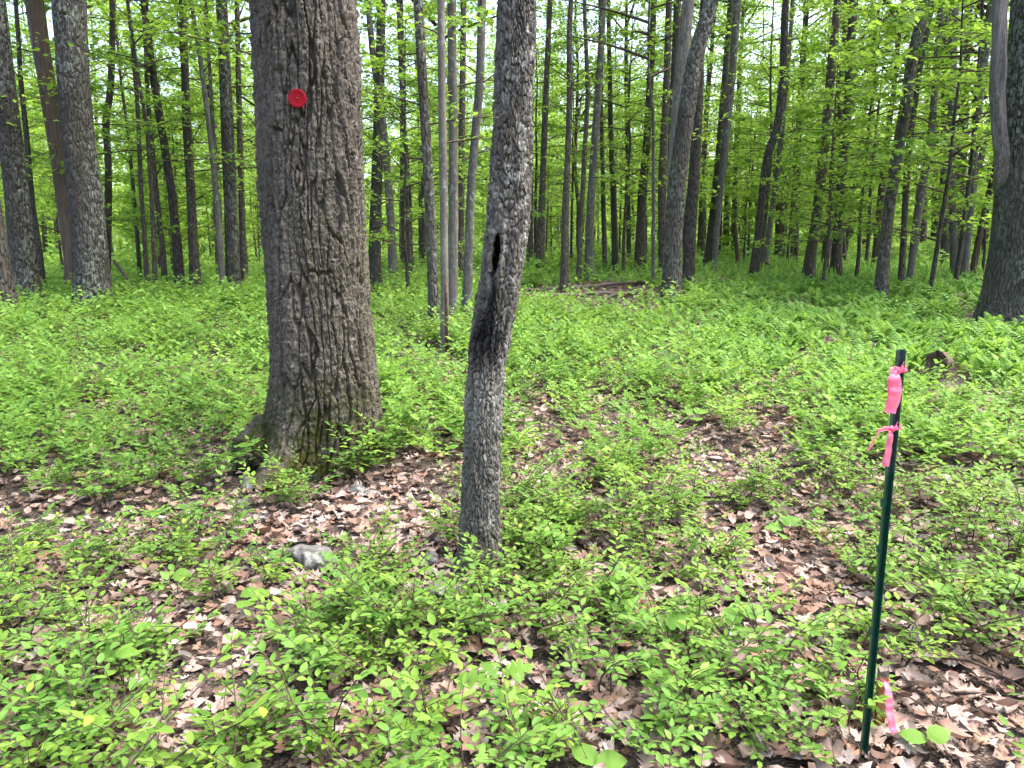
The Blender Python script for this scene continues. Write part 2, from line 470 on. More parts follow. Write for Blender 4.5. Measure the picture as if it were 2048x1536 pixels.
# ------------------------------------------------------------------ where ground is bare (spots read from the photograph, kept on the ground)
BARE = [(430, 1300, 150, 110, .92), (800, 1010, 150, 85, .95), (610, 1075, 110, 45, .75), (350, 1450, 130, 60, .75), (1300, 1460, 190, 80, .85),
        (1960, 1440, 170, 120, .96), (1860, 1320, 130, 60, .8), (1620, 1060, 150, 60, .6), (1440, 920, 150, 55, .75), (1560, 1230, 220, 55, .5),
        (1110, 960, 70, 60, .7), (1190, 588, 200, 32, .99), (560, 1190, 130, 35, .65), (850, 700, 70, 25, .8), (1520, 1470, 130, 60, .55),
        (980, 1440, 110, 45, .45), (1700, 1180, 120, 50, .5), (520, 1330, 80, 60, .7), (480, 960, 60, 50, .8), (1480, 565, 120, 10, .7),
        (640, 1010, 90, 30, .8), (1150, 1300, 90, 30, .5), (60, 1000, 120, 30, .5), (400, 890, 60, 25, .5), (620, 1150, 70, 70, .75), (1680, 730, 60, 15, .4),
        (1560, 700, 90, 18, .5), (1380, 640, 60, 18, .6), (880, 1130, 90, 45, .8), (1420, 1170, 70, 40, .5), (1790, 1410, 60, 80, .97), (620, 1110, 80, 50, .97), (500, 985, 60, 60, .9), (590, 1320, 60, 60, .5), (1250, 1400, 80, 40, .6), (180, 1130, 90, 40, .4)]
def cover(P):
    px, py, zc = project(P + [0, 0, .11])
    d = np.ones(len(P))
    for (a, b, rx, ry, s) in BARE:
        q = ((px - a) / rx) ** 2 + ((py - b) / ry) ** 2
        d = np.minimum(d, 1 - s * (1 - sstep(0.45, 1.5, q)))
    fl = np.where(np.hypot(P[:, 0], P[:, 1]) < 6.3, .58, .30)
    d *= fl + (1 - fl) * sstep(-0.30, 0.08, fbm(P[:, 0] * 1.3, P[:, 1] * 1.3, 0, 31, 3))
    return d
def scatter(dmin, dmax, per_m2, half=0.86, beside=.5):
    # a fan in front of the camera, widened beside it so that a step to the side still sees plants
    w = 1.35
    n = int((dmax ** 2 - dmin ** 2) * w * per_m2)
    r = np.sqrt(RNG.uniform(dmin ** 2, dmax ** 2, n)); a = RNG.uniform(-w, w, n)
    x, y = r * np.sin(a), r * np.cos(a)
    ok = (np.abs(a) < half) | ((np.abs(x) < 1.9 + .78 * y) & (RNG.uniform(0, 1, n) < beside))
    x, y = x[ok], y[ok]
    return np.stack([x, y, ground_z(x, y)], 1)
TRUNK_SPOTS = []      # (x, y, r) kept clear of plants

# ------------------------------------------------------------------ trees
def resample(pts, rad, rows):
    pts = np.asarray(pts, float); rad = np.asarray(rad, float)
    z = pts[:, 2]
    zz = np.linspace(z[0], z[-1], rows)
    fine = np.linspace(z[0], z[-1], 400)
    out = []
    k = np.hanning(27); k /= k.sum()
    for a in (pts[:, 0], pts[:, 1], rad):
        f = np.interp(fine, z, a)
        f = np.convolve(np.pad(f, 13, mode='reflect', reflect_type='odd'), k, 'valid')
        out.append(np.interp(zz, fine, f))
    return zz, out[0], out[1], out[2]

def trunk_geo(pts, rad, sides, rows, seed, flare=0.35, rough=0.05, fall=0.22, lobes=4):
    zz, cx, cyy, rr = resample(pts, rad, rows)
    th = np.linspace(0, 2 * np.pi, sides, endpoint=False)
    TH, Z = np.meshgrid(th, zz)
    h = np.maximum(Z - 0.0, 0)
    R = rr[:, None] * (1 + flare * np.exp(-h / fall) * (0.6 + 0.5 * np.cos(lobes * TH + seed)))
    R = R * (1 + rough * fbm(np.cos(TH) * 1.6 + seed, np.sin(TH) * 1.6, Z * 1.7, seed, 3) * 2)
    return TH, Z, cx, cyy, R

def to_verts(TH, Z, cx, cyy, R):
    return np.stack([cx[:, None] + R * np.cos(TH), cyy[:, None] + R * np.sin(TH), Z], -1).reshape(-1, 3)

def px_path(P, depth=None):
    """trunk outline points (px, py, width) of the photograph -> world path at the depth of its base"""
    base = place(P[0][0], P[0][1]) if depth is None else None
    Y = base[1] if depth is None else depth
    W, R = [], []
    for (a, b, w) in P:
        q = at_depth(a, b, Y)
        zc = (q[1]) * CP - (q[2] - EYE) * SP
        W.append(q); R.append(w / 2 / FPX * zc)
    W = np.array(W); R = np.array(R)
    if depth is not None: W[0, 2] = ground_z(W[0, 0], W[0, 1])
    return W, R

CROWNS, SAPS = [], []
def crown_limbs(rg, H0, H1, Rm, nl, ntw, nlf, size, elev, layered, rad0=0.035):
    """leafy boughs round a (0,0) axis -> limb tubes + leaf arrays"""
    tubes, pos, dv, nv, sz = [], [], [], [], []
    for i in range(nl):
        f = (i + rg.uniform(0, 1)) / nl
        h = H0 + (H1 - H0) * f
        a = i * 2.4 + rg.uniform(-.5, .5)
        Ln = Rm * (1 - 0.55 * f ** 2) * rg.uniform(.55, 1.1)
        e = math.radians(rg.uniform(*elev))
        d0 = np.array([math.cos(a) * math.cos(e), math.sin(a) * math.cos(e), math.sin(e)])
        side = np.array([-math.sin(a), math.cos(a), 0])
        s = np.linspace(0, 1, 5)
        wob = rg.uniform(-.15, .15)
        P = np.array([0, 0, h]) + Ln * (s[:, None] * d0 + (wob * s ** 2)[:, None] * side - (0.12 * s ** 2)[:, None] * np.array([0, 0, 1.]))
        tubes.append(tube(P, rad0 * (1 - .8 * s) * (.5 + .5 * Ln / Rm), 4))
        for k in range(ntw):
            u = 0.22 + 0.78 * (k + rg.uniform(.2, .8)) / ntw
            p0 = np.array([np.interp(u, s, P[:, c]) for c in range(3)])
            sg = 1 if k % 2 else -1
            td = norm(d0 * .6 + side * sg * rg.uniform(.5, 1.2) + np.array([0, 0, rg.uniform(-.25, .25) if layered else rg.uniform(-.3, .7)]))
            tl = Ln * rg.uniform(.22, .42) * (1.25 - u * .6)
            tubes.append(tube(np.array([p0, p0 + td * tl]), np.array([.006, .002]), 3))
            n = max(3, int(nlf * rg.uniform(.6, 1.2)))
            t = rg.uniform(.1, 1.08, n)
            jit = rg.normal(size=(n, 3)) * (np.array([.07, .07, .035]) if layered else np.array([.14, .14, .12])) * (1 + Ln * .3)
            pp = p0 + td * (t * tl)[:, None] + jit
            az = rg.normal(size=(n, 3)) * [.9, .9, .35]
            pos.append(pp); dv.append(td + az + [0, 0, -.15])
            nv.append(np.array([0, 0, 1.]) + rg.normal(size=(n, 3)) * (.38 if layered else .6))
            sz.append(size * rg.uniform(.6, 1.25, n))
    return tubes, np.concatenate(pos), np.concatenate(dv), np.concatenate(nv), np.concatenate(sz)

def leaf_cloud(name, pos, dv, nv, sz, rg, mat, tpl=None, spread=.28):
    base = 0.45 + .5 * fbm(pos[:, 0] * 1.2, pos[:, 1] * 1.2, pos[:, 2] * 1.2, rg.uniform(0, 50), 2)
    ti = np.clip(base + rg.normal(size=len(pos)) * spread, 0, 1)
    V, T, t = stamp(*(tpl or LF), pos, dv, nv, sz, ti)
    return make_mesh(name, V, T, mat, tint=t)

def limb_mesh(name, tubes, mat):
    V, T, _ = join(tubes)
    return make_mesh(name, V, T, mat, smooth=True)

for k in range(6):           # high crowns of canopy trees (origin at the crown's base)
    rg = np.random.default_rng(100 + k)
    tb, p, d, n_, s = crown_limbs(rg, 0.0, 6.0, rg.uniform(2.8, 3.6), 22, 8, 14, 0.15, (5, 55), False, 0.06)
    CROWNS.append((leaf_cloud('crown', p, d, n_, s, rg, M['crown']), limb_mesh('branchwork', tb, M['twig'])))
SPARSE = []
for k in range(3):
    rg = np.random.default_rng(150 + k)
    tb, p, d, n_, s = crown_limbs(rg, 0.0, 5.0, 2.6, 16, 6, 8, 0.13, (10, 55), False, 0.05)
    SPARSE.append((leaf_cloud('crown', p, d, n_, s, rg, M['crown']), limb_mesh('branchwork', tb, M['twig'])))
for k in range(7):           # understorey saplings, whole
    rg = np.random.default_rng(200 + k)
    H = [4.2, 5.5, 6.5, 7.5, 8.5, 6.0, 9.5][k]
    tb, p, d, n_, s = crown_limbs(rg, H * (.16 if k < 3 else .28), H, [1.5, 1.8, 2.0, 2.1, 2.3, 2.2, 2.2][k], 22 + k, 9, 16, 0.115, (0, 28), True, 0.018)
    z = np.linspace(0, H, 9)
    wx = np.cumsum(rg.normal(size=9)) * .03 * H / 6; wy = np.cumsum(rg.normal(size=9)) * .03 * H / 6
    wx -= wx[0]; wy -= wy[0]
    tr = tube(np.stack([wx, wy, z - .05], 1), np.linspace(.028 + .003 * H, .006, 9), 7)
    def bend(P): P[:, 0] += np.interp(P[:, 2], z, wx); P[:, 1] += np.interp(P[:, 2], z, wy); return P
    p = bend(p)
    tb = [(bend(V.copy()), T) for V, T in tb]
    SAPS.append((make_mesh('trunk', tr[0], tr[1], M['dark'], smooth=True), limb_mesh('branchwork', tb, M['twig']),
                 leaf_cloud('crown', p, d, n_, s, rg, M['crown'], spread=.22)))

def add_crown(root, top, k, scale, rot, sparse=False):
    cm, bm = SPARSE[k % 3] if sparse else CROWNS[k % len(CROWNS)]
    for nm, me in (('crown', cm), ('branchwork', bm)):
        o = new_obj(nm, me, root, top)
        o.scale = (scale,) * 3; o.rotation_euler = (0, 0, rot)

def tree(P, mat, label, group=None, depth=None, H=None, seed=1, crown=True, name='tree', cat='tree', flare=.3, top_cut=None, rough=.05, extra=None):
    W, R = px_path(P, depth)
    base = W[0].copy()
    base[2] = float(ground_z(base[0], base[1]))
    rb = R[0]
    rg = np.random.default_rng(seed)
    H = H or float(np.clip(9 + 22 * R[min(1, len(R) - 1)] * 2 + rg.uniform(-1, 2), 9, 19))
    pts, rad = list(W), list(R)
    if top_cut is None:
        k = max(0, len(pts) - 3)
        sl = (pts[-1][0] - pts[k][0]) / max(.3, pts[-1][2] - pts[k][2]) if len(pts) > 1 else 0
        ztop = base[2] + H
        z = pts[-1][2]; x = pts[-1][0]; r = rad[-1]; n = 6
        if ztop > z + 1:
            st = (ztop - z) / n
            for i in range(n):
                x += sl * .55 * st * (1 - i / n); z += st
                pts.append(np.array([x, W[0][1] + rg.normal() * .08, z])); rad.append(r * (1 - .68 * (i + 1) / n))
    pts = np.array(pts) - base; rad = np.array(rad)
    o_ = np.argsort(pts[:, 2]); pts, rad = pts[o_], rad[o_]
    pts = np.concatenate([[pts[0] - [0, 0, .35]], pts]); rad = np.concatenate([[rad[0]], rad])
    wpx = max(p[2] for p in P)
    sides = int(np.clip(wpx * .55, 9, 44)); rows = int(np.clip(20 + wpx * 3.2, 40, 190))
    geo = trunk_geo(pts, rad, sides, rows, seed, flare, rough)
    V = to_verts(*geo)
    root = new_obj(name, None, None, base)
    tag(root, label, cat, group)
    new_obj('trunk', make_mesh('trunk', V, grid_tris(rows, sides), M[mat], smooth=True), root)
    TRUNK_SPOTS.append((base[0], base[1], rb * 1.3 + .05))
    if crown and top_cut is None:
        tp = pts[-1]
        sc = float(np.clip(H / 14, .75, 1.25))
        lo = max(tp[2] - 5.2 * sc, 4.2)
        cx = np.interp(lo, pts[:, 2], pts[:, 0])
        add_crown(root, (float((cx + tp[0]) / 2), 0, lo), int(rg.integers(0, 99)), sc, rg.uniform(0, 6.28), base[1] < 20)
    if crown and wpx < 70 and top_cut is None:
        lo_b = rg.uniform(1.6, 3.0)
        tb, lp, ld, ln, ls = crown_limbs(rg, lo_b, min(H * .62, 8.0), float(rg.uniform(.7, 1.3)), int(rg.integers(4, 9)), 4, 5, .105, (5, 45), True, .014)
        def sh(A): A[:, 0] += np.interp(A[:, 2], pts[:, 2], pts[:, 0]); A[:, 1] += np.interp(A[:, 2], pts[:, 2], pts[:, 1]); return A
        for q in range(0, len(tb), 5): new_obj('branch', limb_mesh('branch', [(sh(v), t_) for v, t_ in tb[q:q + 5]], M['twig']), root)
        new_obj('foliage', leaf_cloud('foliage', sh(lp), ld, ln, ls, rg, M['crown']), root)
    return root, pts, rad

def zone(x, y):
    a = math.atan2(x, y)
    for lim, nm in ((-.44, 'beyond the barkless red-brown dead trunk'), (-.30, 'beyond the straight trunk flanking the huge oak'), (-.10, 'behind the four-stem clump'), (.05, 'behind the hollow trunk'),
                    (.19, 'behind the fallen logs'), (.34, 'beyond the blue-green lichen trunk'), (.47, 'beyond the fern bed')):
        if a < lim: return nm
    return 'beyond the pair of stems joined at the foot'
LAND = [((690, 930), .75, 'at the foot of the huge oak'), ((960, 1150), .5, 'round the foot of the hollow trunk'), ((1724, 1500), .45, 'beside the green steel post'), ((620, 1130), .4, 'beside the lichen-speckled rock'),
        ((1000, 1420), .35, 'beside the lobed oak seedling'), ((1868, 760), .7, 'near the rotten log end'), ((430, 1300), .55, 'edging the leafless litter gap'), ((1950, 1440), .5, 'near the long dark twigs'),
        ((350, 1200), .35, 'beside the round-leaved pair seedling'), ((1250, 1235), .35, 'beside an oval-leaved seedling'), ((870, 690), 1.2, 'near the four-stem clump'), ((1400, 1150), .6, 'between the hollow trunk and the green post'),
        ((1450, 930), .8, 'edging the open litter patch behind the post'), ((200, 1000), .9, 'in the thicket beside the mossy root burl'), ((1250, 900), .8, 'in the thicket beyond the hollow trunk'),
        ((750, 1350), .5, 'in the leafy clump below the lichen-speckled rock'), ((1850, 1050), .8, 'in the thicket past the green post'), ((110, 1400), .6, 'beside the flat round-leaved seedling')]
LAND = [(place(*q), r, nm) for q, r, nm in LAND]
def landmark(P):
    best, bd = 'on the leaf litter', 1.0
    for q, r, nm in LAND:
        d = float(np.hypot(*(q[:2] - np.asarray(P)[:2]))) / r
        if d < bd: best, bd = nm, d
    return best
def root_of(txt): return next(o for o in bpy.data.objects if o.get('label', '').startswith(txt))
BK = 'slender background trees among the understorey leaves'
T_ = tree
def simple(P, mat, seed, **kw):
    q = place(P[0][0], P[0][1])
    return T_(P, mat, 'slender dark trunk among leaves ' + zone(q[0], q[1]), BK, seed=seed, **kw)

# --- trees standing round the red-marked oak, read along the wood's edge
T_([(14, 642, 52), (2, 560, 44), (-12, 470, 40), (-60, 150, 36), (-80, 0, 34)], 'dark', 'dark trunk cut by the picture border, next to a leaning furrowed trunk', seed=2)
T_([(58, 618, 62), (48, 540, 46), (34, 400, 44), (22, 290, 42), (2, 110, 40), (-10, 0, 38)], 'lichen', 'leaning dark grey trunk with wide lichen-flecked foot', seed=3)
r, p, q = T_([(149, 612, 30), (146, 520, 32), (132, 400, 34), (118, 300, 33), (98, 190, 33), (84, 100, 30), (72, 0, 28)], 'deadwood', 'barkless red-brown dead trunk close behind a lichen-covered trunk',
             name='snag', cat='dead tree', seed=4, crown=False, depth=13.9, H=7.0)
Wp, Rp = px_path([(118, 330, 8), (112, 280, 16), (100, 220, 20), (82, 130, 22), (70, 60, 22), (60, 0, 20), (40, -150, 14)], depth=float(r.location.y) + .12)
Wp[0, 2] = at_depth(118, 330, float(r.location.y) + .12)[2]
V, T = tube(Wp - np.array(r.location), Rp, 12, True)
new_obj('side_stem', make_mesh('side_stem', V, T, M['smooth'], smooth=True), r)
T_([(188, 622, 72), (183, 540, 66), (174, 430, 62), (151, 215, 58), (144, 100, 58), (139, 20, 66), (138, 0, 62)], 'lichen', 'thick grey trunk patched with pale lichen, swollen at its fork', seed=5, flare=.22)
T_([(212, 590, 15), (215, 515, 15), (217, 387, 14), (217, 322, 13), (210, 236, 14), (221, 193, 13), (225, 86, 12), (225, 0, 12)], 'dark', 'thin dark trunk bent in a double curve', seed=6)
simple([(86, 597, 17), (80, 520, 14), (64, 408, 11), (52, 258, 10), (41, 163, 9), (36, 60, 8)], 'dark', 7)
simple([(296, 597, 12), (290, 480, 9), (282, 380, 9), (275, 206, 8), (262, 60, 7)], 'dark', 8)
simple([(331, 597, 13), (326, 500, 11), (312, 380, 10), (296, 206, 9), (290, 60, 8)], 'dark', 9)
simple([(310, 590, 9), (308, 450, 8), (300, 300, 7), (292, 100, 6)], 'dark', 10)
T_([(361, 597, 20), (355, 500, 18), (344, 387, 16), (327, 279, 15), (309, 172, 15), (290, 20, 14)], 'dark', 'dark mid-size trunk leaning over beside two slim stems', seed=11)
T_([(393, 597, 25), (387, 500, 19), (382, 387, 17), (374, 258, 17), (370, 150, 15), (365, 0, 14)], 'dark', 'upright dark trunk with flared foot near a smooth twin-stemmed trunk', seed=12)
T_([(447, 602, 13), (440, 480, 12), (430, 365, 11), (417, 240, 10), (400, 110, 9), (382, 0, 8)], 'smooth', 'thin smooth grey trunk that sweeps aside near its top', seed=13)
T_([(449, 600, 9), (438, 450, 9), (430, 330, 8), (424, 220, 7), (412, 0, 6)], 'smooth', 'thinner straight grey stem crossing a smooth sweeping trunk', seed=14)
T_([(468, 600, 32), (465, 520, 27), (462, 430, 26), (455, 258, 25), (447, 86, 22), (443, 0, 22)], 'lichen', 'straight grey-brown trunk beside the huge red-marked oak', seed=15)
simple([(490, 586, 18), (486, 480, 14), (483, 387, 12), (478, 200, 11), (474, 0, 10)], 'dark', 16)

# --- stems between the two foreground trunks
T_([(749, 592, 30), (749, 520, 25), (750, 455, 24), (755, 319, 22), (759, 182, 20), (763, 0, 17)], 'dark', 'dark straight trunk behind the mossy oak', seed=20)
T_([(787, 567, 20), (784, 500, 17), (780, 410, 16), (768, 260, 15), (748, 130, 13), (735, 0, 12)], 'smooth', 'pale grey trunk deeper behind the mossy oak', seed=21)
simple([(809, 552, 17), (808, 470, 14), (806, 380, 13), (805, 150, 11)], 'dark', 22)
simple([(822, 569, 10), (818, 480, 8), (812, 330, 8), (800, 120, 7)], 'dark', 23)
simple([(848, 552, 9), (846, 400, 8), (843, 150, 7)], 'dark', 24)
T_([(869, 676, 28), (867, 600, 22), (862, 455, 22), (855, 319, 20), (846, 182, 20), (839, 45, 20), (836, 0, 20)], 'lichen', 'lichen-spotted stem of the four-stem clump, set apart from its mates', 'four-stem clump', seed=25, flare=.15)
T_([(888, 662, 18), (889, 560, 16), (888, 455, 16), (884, 228, 16), (882, 0, 15)], 'smooth', 'thin stem of the four-stem clump with a red split foot', 'four-stem clump', seed=26, flare=.1, depth=8.4)
r = root_of('thin stem of the four-stem')
Wp, Rp = px_path([(893, 650, 6), (894, 620, 5), (893, 590, 4), (892, 565, 1.5)], depth=float(r.location.y) - .05)
V, T = tube(Wp - np.array(r.location), Rp, 8, True)
o = new_obj('split_wood', make_mesh('split_wood', V, T, M['redwood'], smooth=True), r); o['label'] = 'raw reddish split at the stem foot'
T_([(904, 658, 24), (905, 560, 20), (907, 455, 19), (906, 228, 18), (903, 0, 18)], 'smooth', 'straight grey stem in the middle of the four-stem clump', 'four-stem clump', seed=27, flare=.15)
T_([(932, 648, 24), (937, 524, 18), (941, 387, 17), (950, 273, 17), (960, 160, 17), (964, 0, 17)], 'smooth', 'leaning grey stem of the four-stem clump beside the hollow trunk', 'four-stem clump', seed=28, flare=.2)
simple([(923, 588, 15), (923, 500, 12), (923, 364, 12), (925, 137, 13), (927, 0, 12)], 'dark', 29)

# --- beyond the hollow trunk
T_([(1080, 557, 20), (1081, 480, 17), (1085, 364, 13), (1092, 182, 12), (1100, 0, 11)], 'dark', 'dark straight trunk just beyond the hollow trunk', seed=30)
simple([(1060, 543, 13), (1060, 420, 12), (1062, 200, 10)], 'dark', 31)
T_([(1128, 584, 18), (1129, 520, 16), (1130, 433, 15), (1135, 319, 12), (1140, 182, 13), (1138, 77, 11), (1142, 0, 10)], 'dark', 'dark slim trunk rising from the bare leaf patch at the fallen logs', seed=32)
T_([(1157, 567, 11), (1162, 433, 10), (1171, 273, 10), (1176, 182, 9), (1169, 23, 8)], 'dark', 'thin dark bowed stem next to a flaring trunk behind the fallen logs', seed=33)
T_([(1181, 557, 26), (1178, 520, 18), (1181, 410, 16), (1192, 250, 15), (1201, 114, 14), (1207, 0, 12)], 'smooth', 'grey trunk with a flaring root foot behind the fallen logs', seed=34, flare=.45)
T_([(1231, 545, 15), (1228, 433, 12), (1222, 273, 10), (1218, 80, 9)], 'dark', 'slim dark trunk standing in pale grass beyond the logs', seed=35)
T_([(1281, 545, 26), (1281, 480, 21), (1284, 398, 18), (1295, 266, 15), (1302, 133, 14), (1308, 0, 12)], 'dark', 'stout dark trunk standing in pale grass beyond the logs', seed=36)
T_([(1306, 577, 7), (1307, 400, 7), (1306, 221, 6), (1298, 150, 5)], 'smooth', 'pencil-thin sapling stem at the end of the fallen logs', seed=37, H=8)
simple([(1326, 559, 17), (1325, 460, 18), (1324, 354, 17), (1333, 177, 14), (1338, 0, 12)], 'dark', 38)
T_([(1342, 617, 46), (1344, 560, 38), (1346, 487, 36), (1353, 376, 36), (1370, 244, 34), (1390, 111, 33), (1412, 40, 30), (1426, 0, 28)], 'lichen', 'stout trunk mottled blue-green with lichen and leaning at its top', seed=40, flare=.2)
T_([(1375, 581, 27), (1378, 520, 24), (1381, 443, 25), (1390, 332, 22), (1397, 199, 18), (1400, 100, 16), (1408, 0, 14)], 'dark', 'brown trunk pressed close behind the blue-green lichen trunk', seed=41)
T_([(1350, 588, 22), (1347, 480, 20), (1346, 376, 24), (1355, 221, 26), (1366, 110, 26), (1377, 0, 24)], 'bare', 'smooth pale barkless trunk rising behind the blue-green lichen trunk', seed=42, crown=False, H=8.5, name='snag', cat='dead tree')
T_([(1340, 575, 14), (1342, 300, 14), (1350, 133, 16), (1355, 0, 15)], 'dark', 'dark slim trunk half hidden by a smooth pale barkless trunk', seed=43)
simple([(1401, 519, 16), (1406, 354, 11), (1413, 221, 10), (1426, 66, 8), (1430, 0, 8)], 'dark', 44)
T_([(1417, 532, 22), (1426, 443, 17), (1436, 330, 14), (1450, 150, 12)], 'dark', 'dark trunk with a root spreading into the pale grass', seed=45, flare=.5)
T_([(1427, 548, 12), (1435, 443, 12), (1444, 354, 14), (1455, 244, 16), (1466, 133, 15), (1475, 0, 17)], 'smooth', 'grey trunk leaning across a dark one in the pale grass', seed=46)
for i, P in enumerate([[(1452, 517, 14), (1454, 400, 11), (1458, 150, 9)], [(1466, 519, 12), (1470, 380, 10), (1480, 120, 8)], [(1592, 530, 9), (1598, 300, 8), (1612, 60, 7)],
                       [(1584, 524, 8), (1592, 300, 7), (1604, 100, 6)], [(1559, 521, 20), (1560, 430, 17), (1562, 200, 14)], [(1210, 540, 11), (1206, 380, 9), (1200, 120, 8)],
                       [(1258, 532, 10), (1256, 380, 9), (1252, 120, 8)], [(1651, 531, 19), (1664, 398, 16), (1680, 240, 15), (1690, 60, 12)], [(1688, 511, 13), (1704, 398, 10), (1719, 310, 9), (1737, 155, 8), (1745, 0, 7)],
                       [(1730, 512, 13), (1736, 380, 11), (1748, 120, 9)], [(1870, 515, 12), (1872, 380, 10), (1876, 120, 9)], [(1846, 512, 13), (1850, 380, 11), (1856, 120, 9)]]):
    simple(P, 'dark', 300 + i)
T_([(1477, 539, 9), (1474, 500, 9), (1472, 470, 8), (1470, 445, 5)], 'deadwood', 'short broken leaning stub in the pale grass', seed=47, crown=False, top_cut=1, name='snag', cat='dead tree')
T_([(1506, 563, 22), (1511, 520, 18), (1517, 465, 15), (1528, 354, 15), (1537, 301, 16), (1554, 261, 16), (1565, 177, 15), (1572, 0, 12)], 'dark', 'split brown trunk with a knot hole and a sharp bend', seed=48)
T_([(1528, 543, 14), (1541, 443, 11), (1554, 354, 11), (1568, 221, 10), (1583, 44, 8), (1586, 0, 8)], 'smooth', 'slim grey leaning stem next to the split brown trunk', seed=49)
T_([(1616, 562, 25), (1623, 500, 21), (1632, 443, 20), (1647, 310, 18), (1661, 155, 17), (1676, 0, 16)], 'dark', 'dark leaning trunk at the edge of the fern bed', seed=50)
T_([(1671, 556, 24), (1675, 480, 20), (1680, 420, 19), (1684, 332, 19), (1695, 221, 17), (1700, 111, 16), (1708, 0, 16)], 'dark', 'dark trunk with broken twigs behind the fern bed', seed=51)
T_([(1750, 543, 16), (1758, 440, 15), (1764, 376, 14), (1774, 290, 11), (1786, 190, 9), (1800, 60, 7)], 'deadwood', 'thin brown trunk with bare sideways twigs', seed=52, H=8.5)
T_([(1761, 606, 28), (1767, 520, 23), (1775, 443, 22), (1790, 332, 22), (1810, 221, 23), (1826, 111, 22), (1852, 0, 23)], 'lichen', 'leaning grey lichened trunk rising out of the ferns', seed=53, flare=.2)
T_([(1801, 590, 15), (1806, 500, 12), (1810, 420, 12), (1815, 310, 12), (1839, 133, 12), (1866, 0, 11)], 'dark', 'slim dark stem behind the leaning lichened trunk in the ferns', seed=54)
T_([(1817, 581, 12), (1830, 465, 15), (1843, 376, 16), (1861, 288, 14), (1870, 177, 13), (1882, 0, 12)], 'smooth', 'grey slanting trunk thin at its foot in the ferns', seed=55)
T_([(1892, 532, 20), (1888, 398, 15), (1890, 221, 15), (1890, 44, 15), (1890, 0, 15)], 'dark', 'dark straight trunk behind a pair of stems joined at the foot', seed=56)
T_([(1912, 560, 20), (1908, 500, 16), (1905, 398, 14), (1903, 221, 14), (1907, 60, 16), (1908, 0, 16)], 'smooth', 'straight stem of the pair joined at the foot', 'forked pair', seed=57)
T_([(1926, 561, 18), (1932, 500, 15), (1941, 420, 14), (1947, 310, 14), (1959, 199, 14), (1974, 88, 13), (1984, 0, 13)], 'smooth', 'outward-leaning stem of the pair joined at the foot', 'forked pair', seed=58)
T_([(1919, 520, 19), (1921, 443, 16), (1928, 221, 16), (1934, 66, 15), (1938, 0, 14)], 'dark', 'broad dark trunk seen between the pair joined at the foot', seed=59)
T_([(1943, 555, 13), (1953, 500, 12), (1965, 443, 11), (1985, 354, 10), (2010, 250, 9)], 'deadwood', 'brown leaning dead stem close to the big edge trunk', seed=60, crown=False, H=3.2, name='snag', cat='dead tree')
# big trunk at the border with a dead pale stem on its flank
r, p, q = T_([(2046, 648, 170), (2052, 560, 140), (2056, 470, 128), (2064, 330, 118), (2074, 150, 112), (2084, 0, 108)], 'lichen', 'broad furrowed trunk in ferns with a dead pale stem on its flank', seed=61, flare=.12, rough=.03)
Wp, Rp = px_path([(2030, 395, 20), (2012, 360, 22), (2003, 310, 24), (1998, 240, 26), (1994, 180, 26), (1998, 90, 25), (2000, 0, 25), (2010, -160, 22), (2030, -300, 14)], depth=float(r.location.y) - .12)
Wp[0, 2] = at_depth(2030, 395, float(r.location.y) - .12)[2]
Wp[0, 1] += .30; Wp[1, 1] += .10
Wp, Rp = Wp[::-1], Rp[::-1]
tq = np.linspace(0, 1, 70); tk_ = np.linspace(0, 1, len(Wp))
Wp = np.stack([np.interp(tq, tk_, Wp[:, c_]) for c_ in range(3)], 1); Rp = np.interp(tq, tk_, Rp)
V, T = tube(Wp - np.array(r.location), Rp, 22, True)
thq = np.linspace(0, 6.28, 22, endpoint=False)[None]; kq = V[:70 * 22].reshape(70, 22, 3); cq = (Wp - np.array(r.location))[:, None]
kq[:] = cq + (kq - cq) * (1 + .28 * vn(np.cos(thq) * 2, np.sin(thq) * 2, tq[:, None] * 7, 4) + .30 * vn(np.cos(thq) * 5, np.sin(thq) * 5, tq[:, None] * 9, 5))[..., None]
o = new_obj('dead_stem', make_mesh('dead_stem', V, T, M['bare'], smooth=True), r); o['label'] = 'pale barkless stem clinging to the trunk'

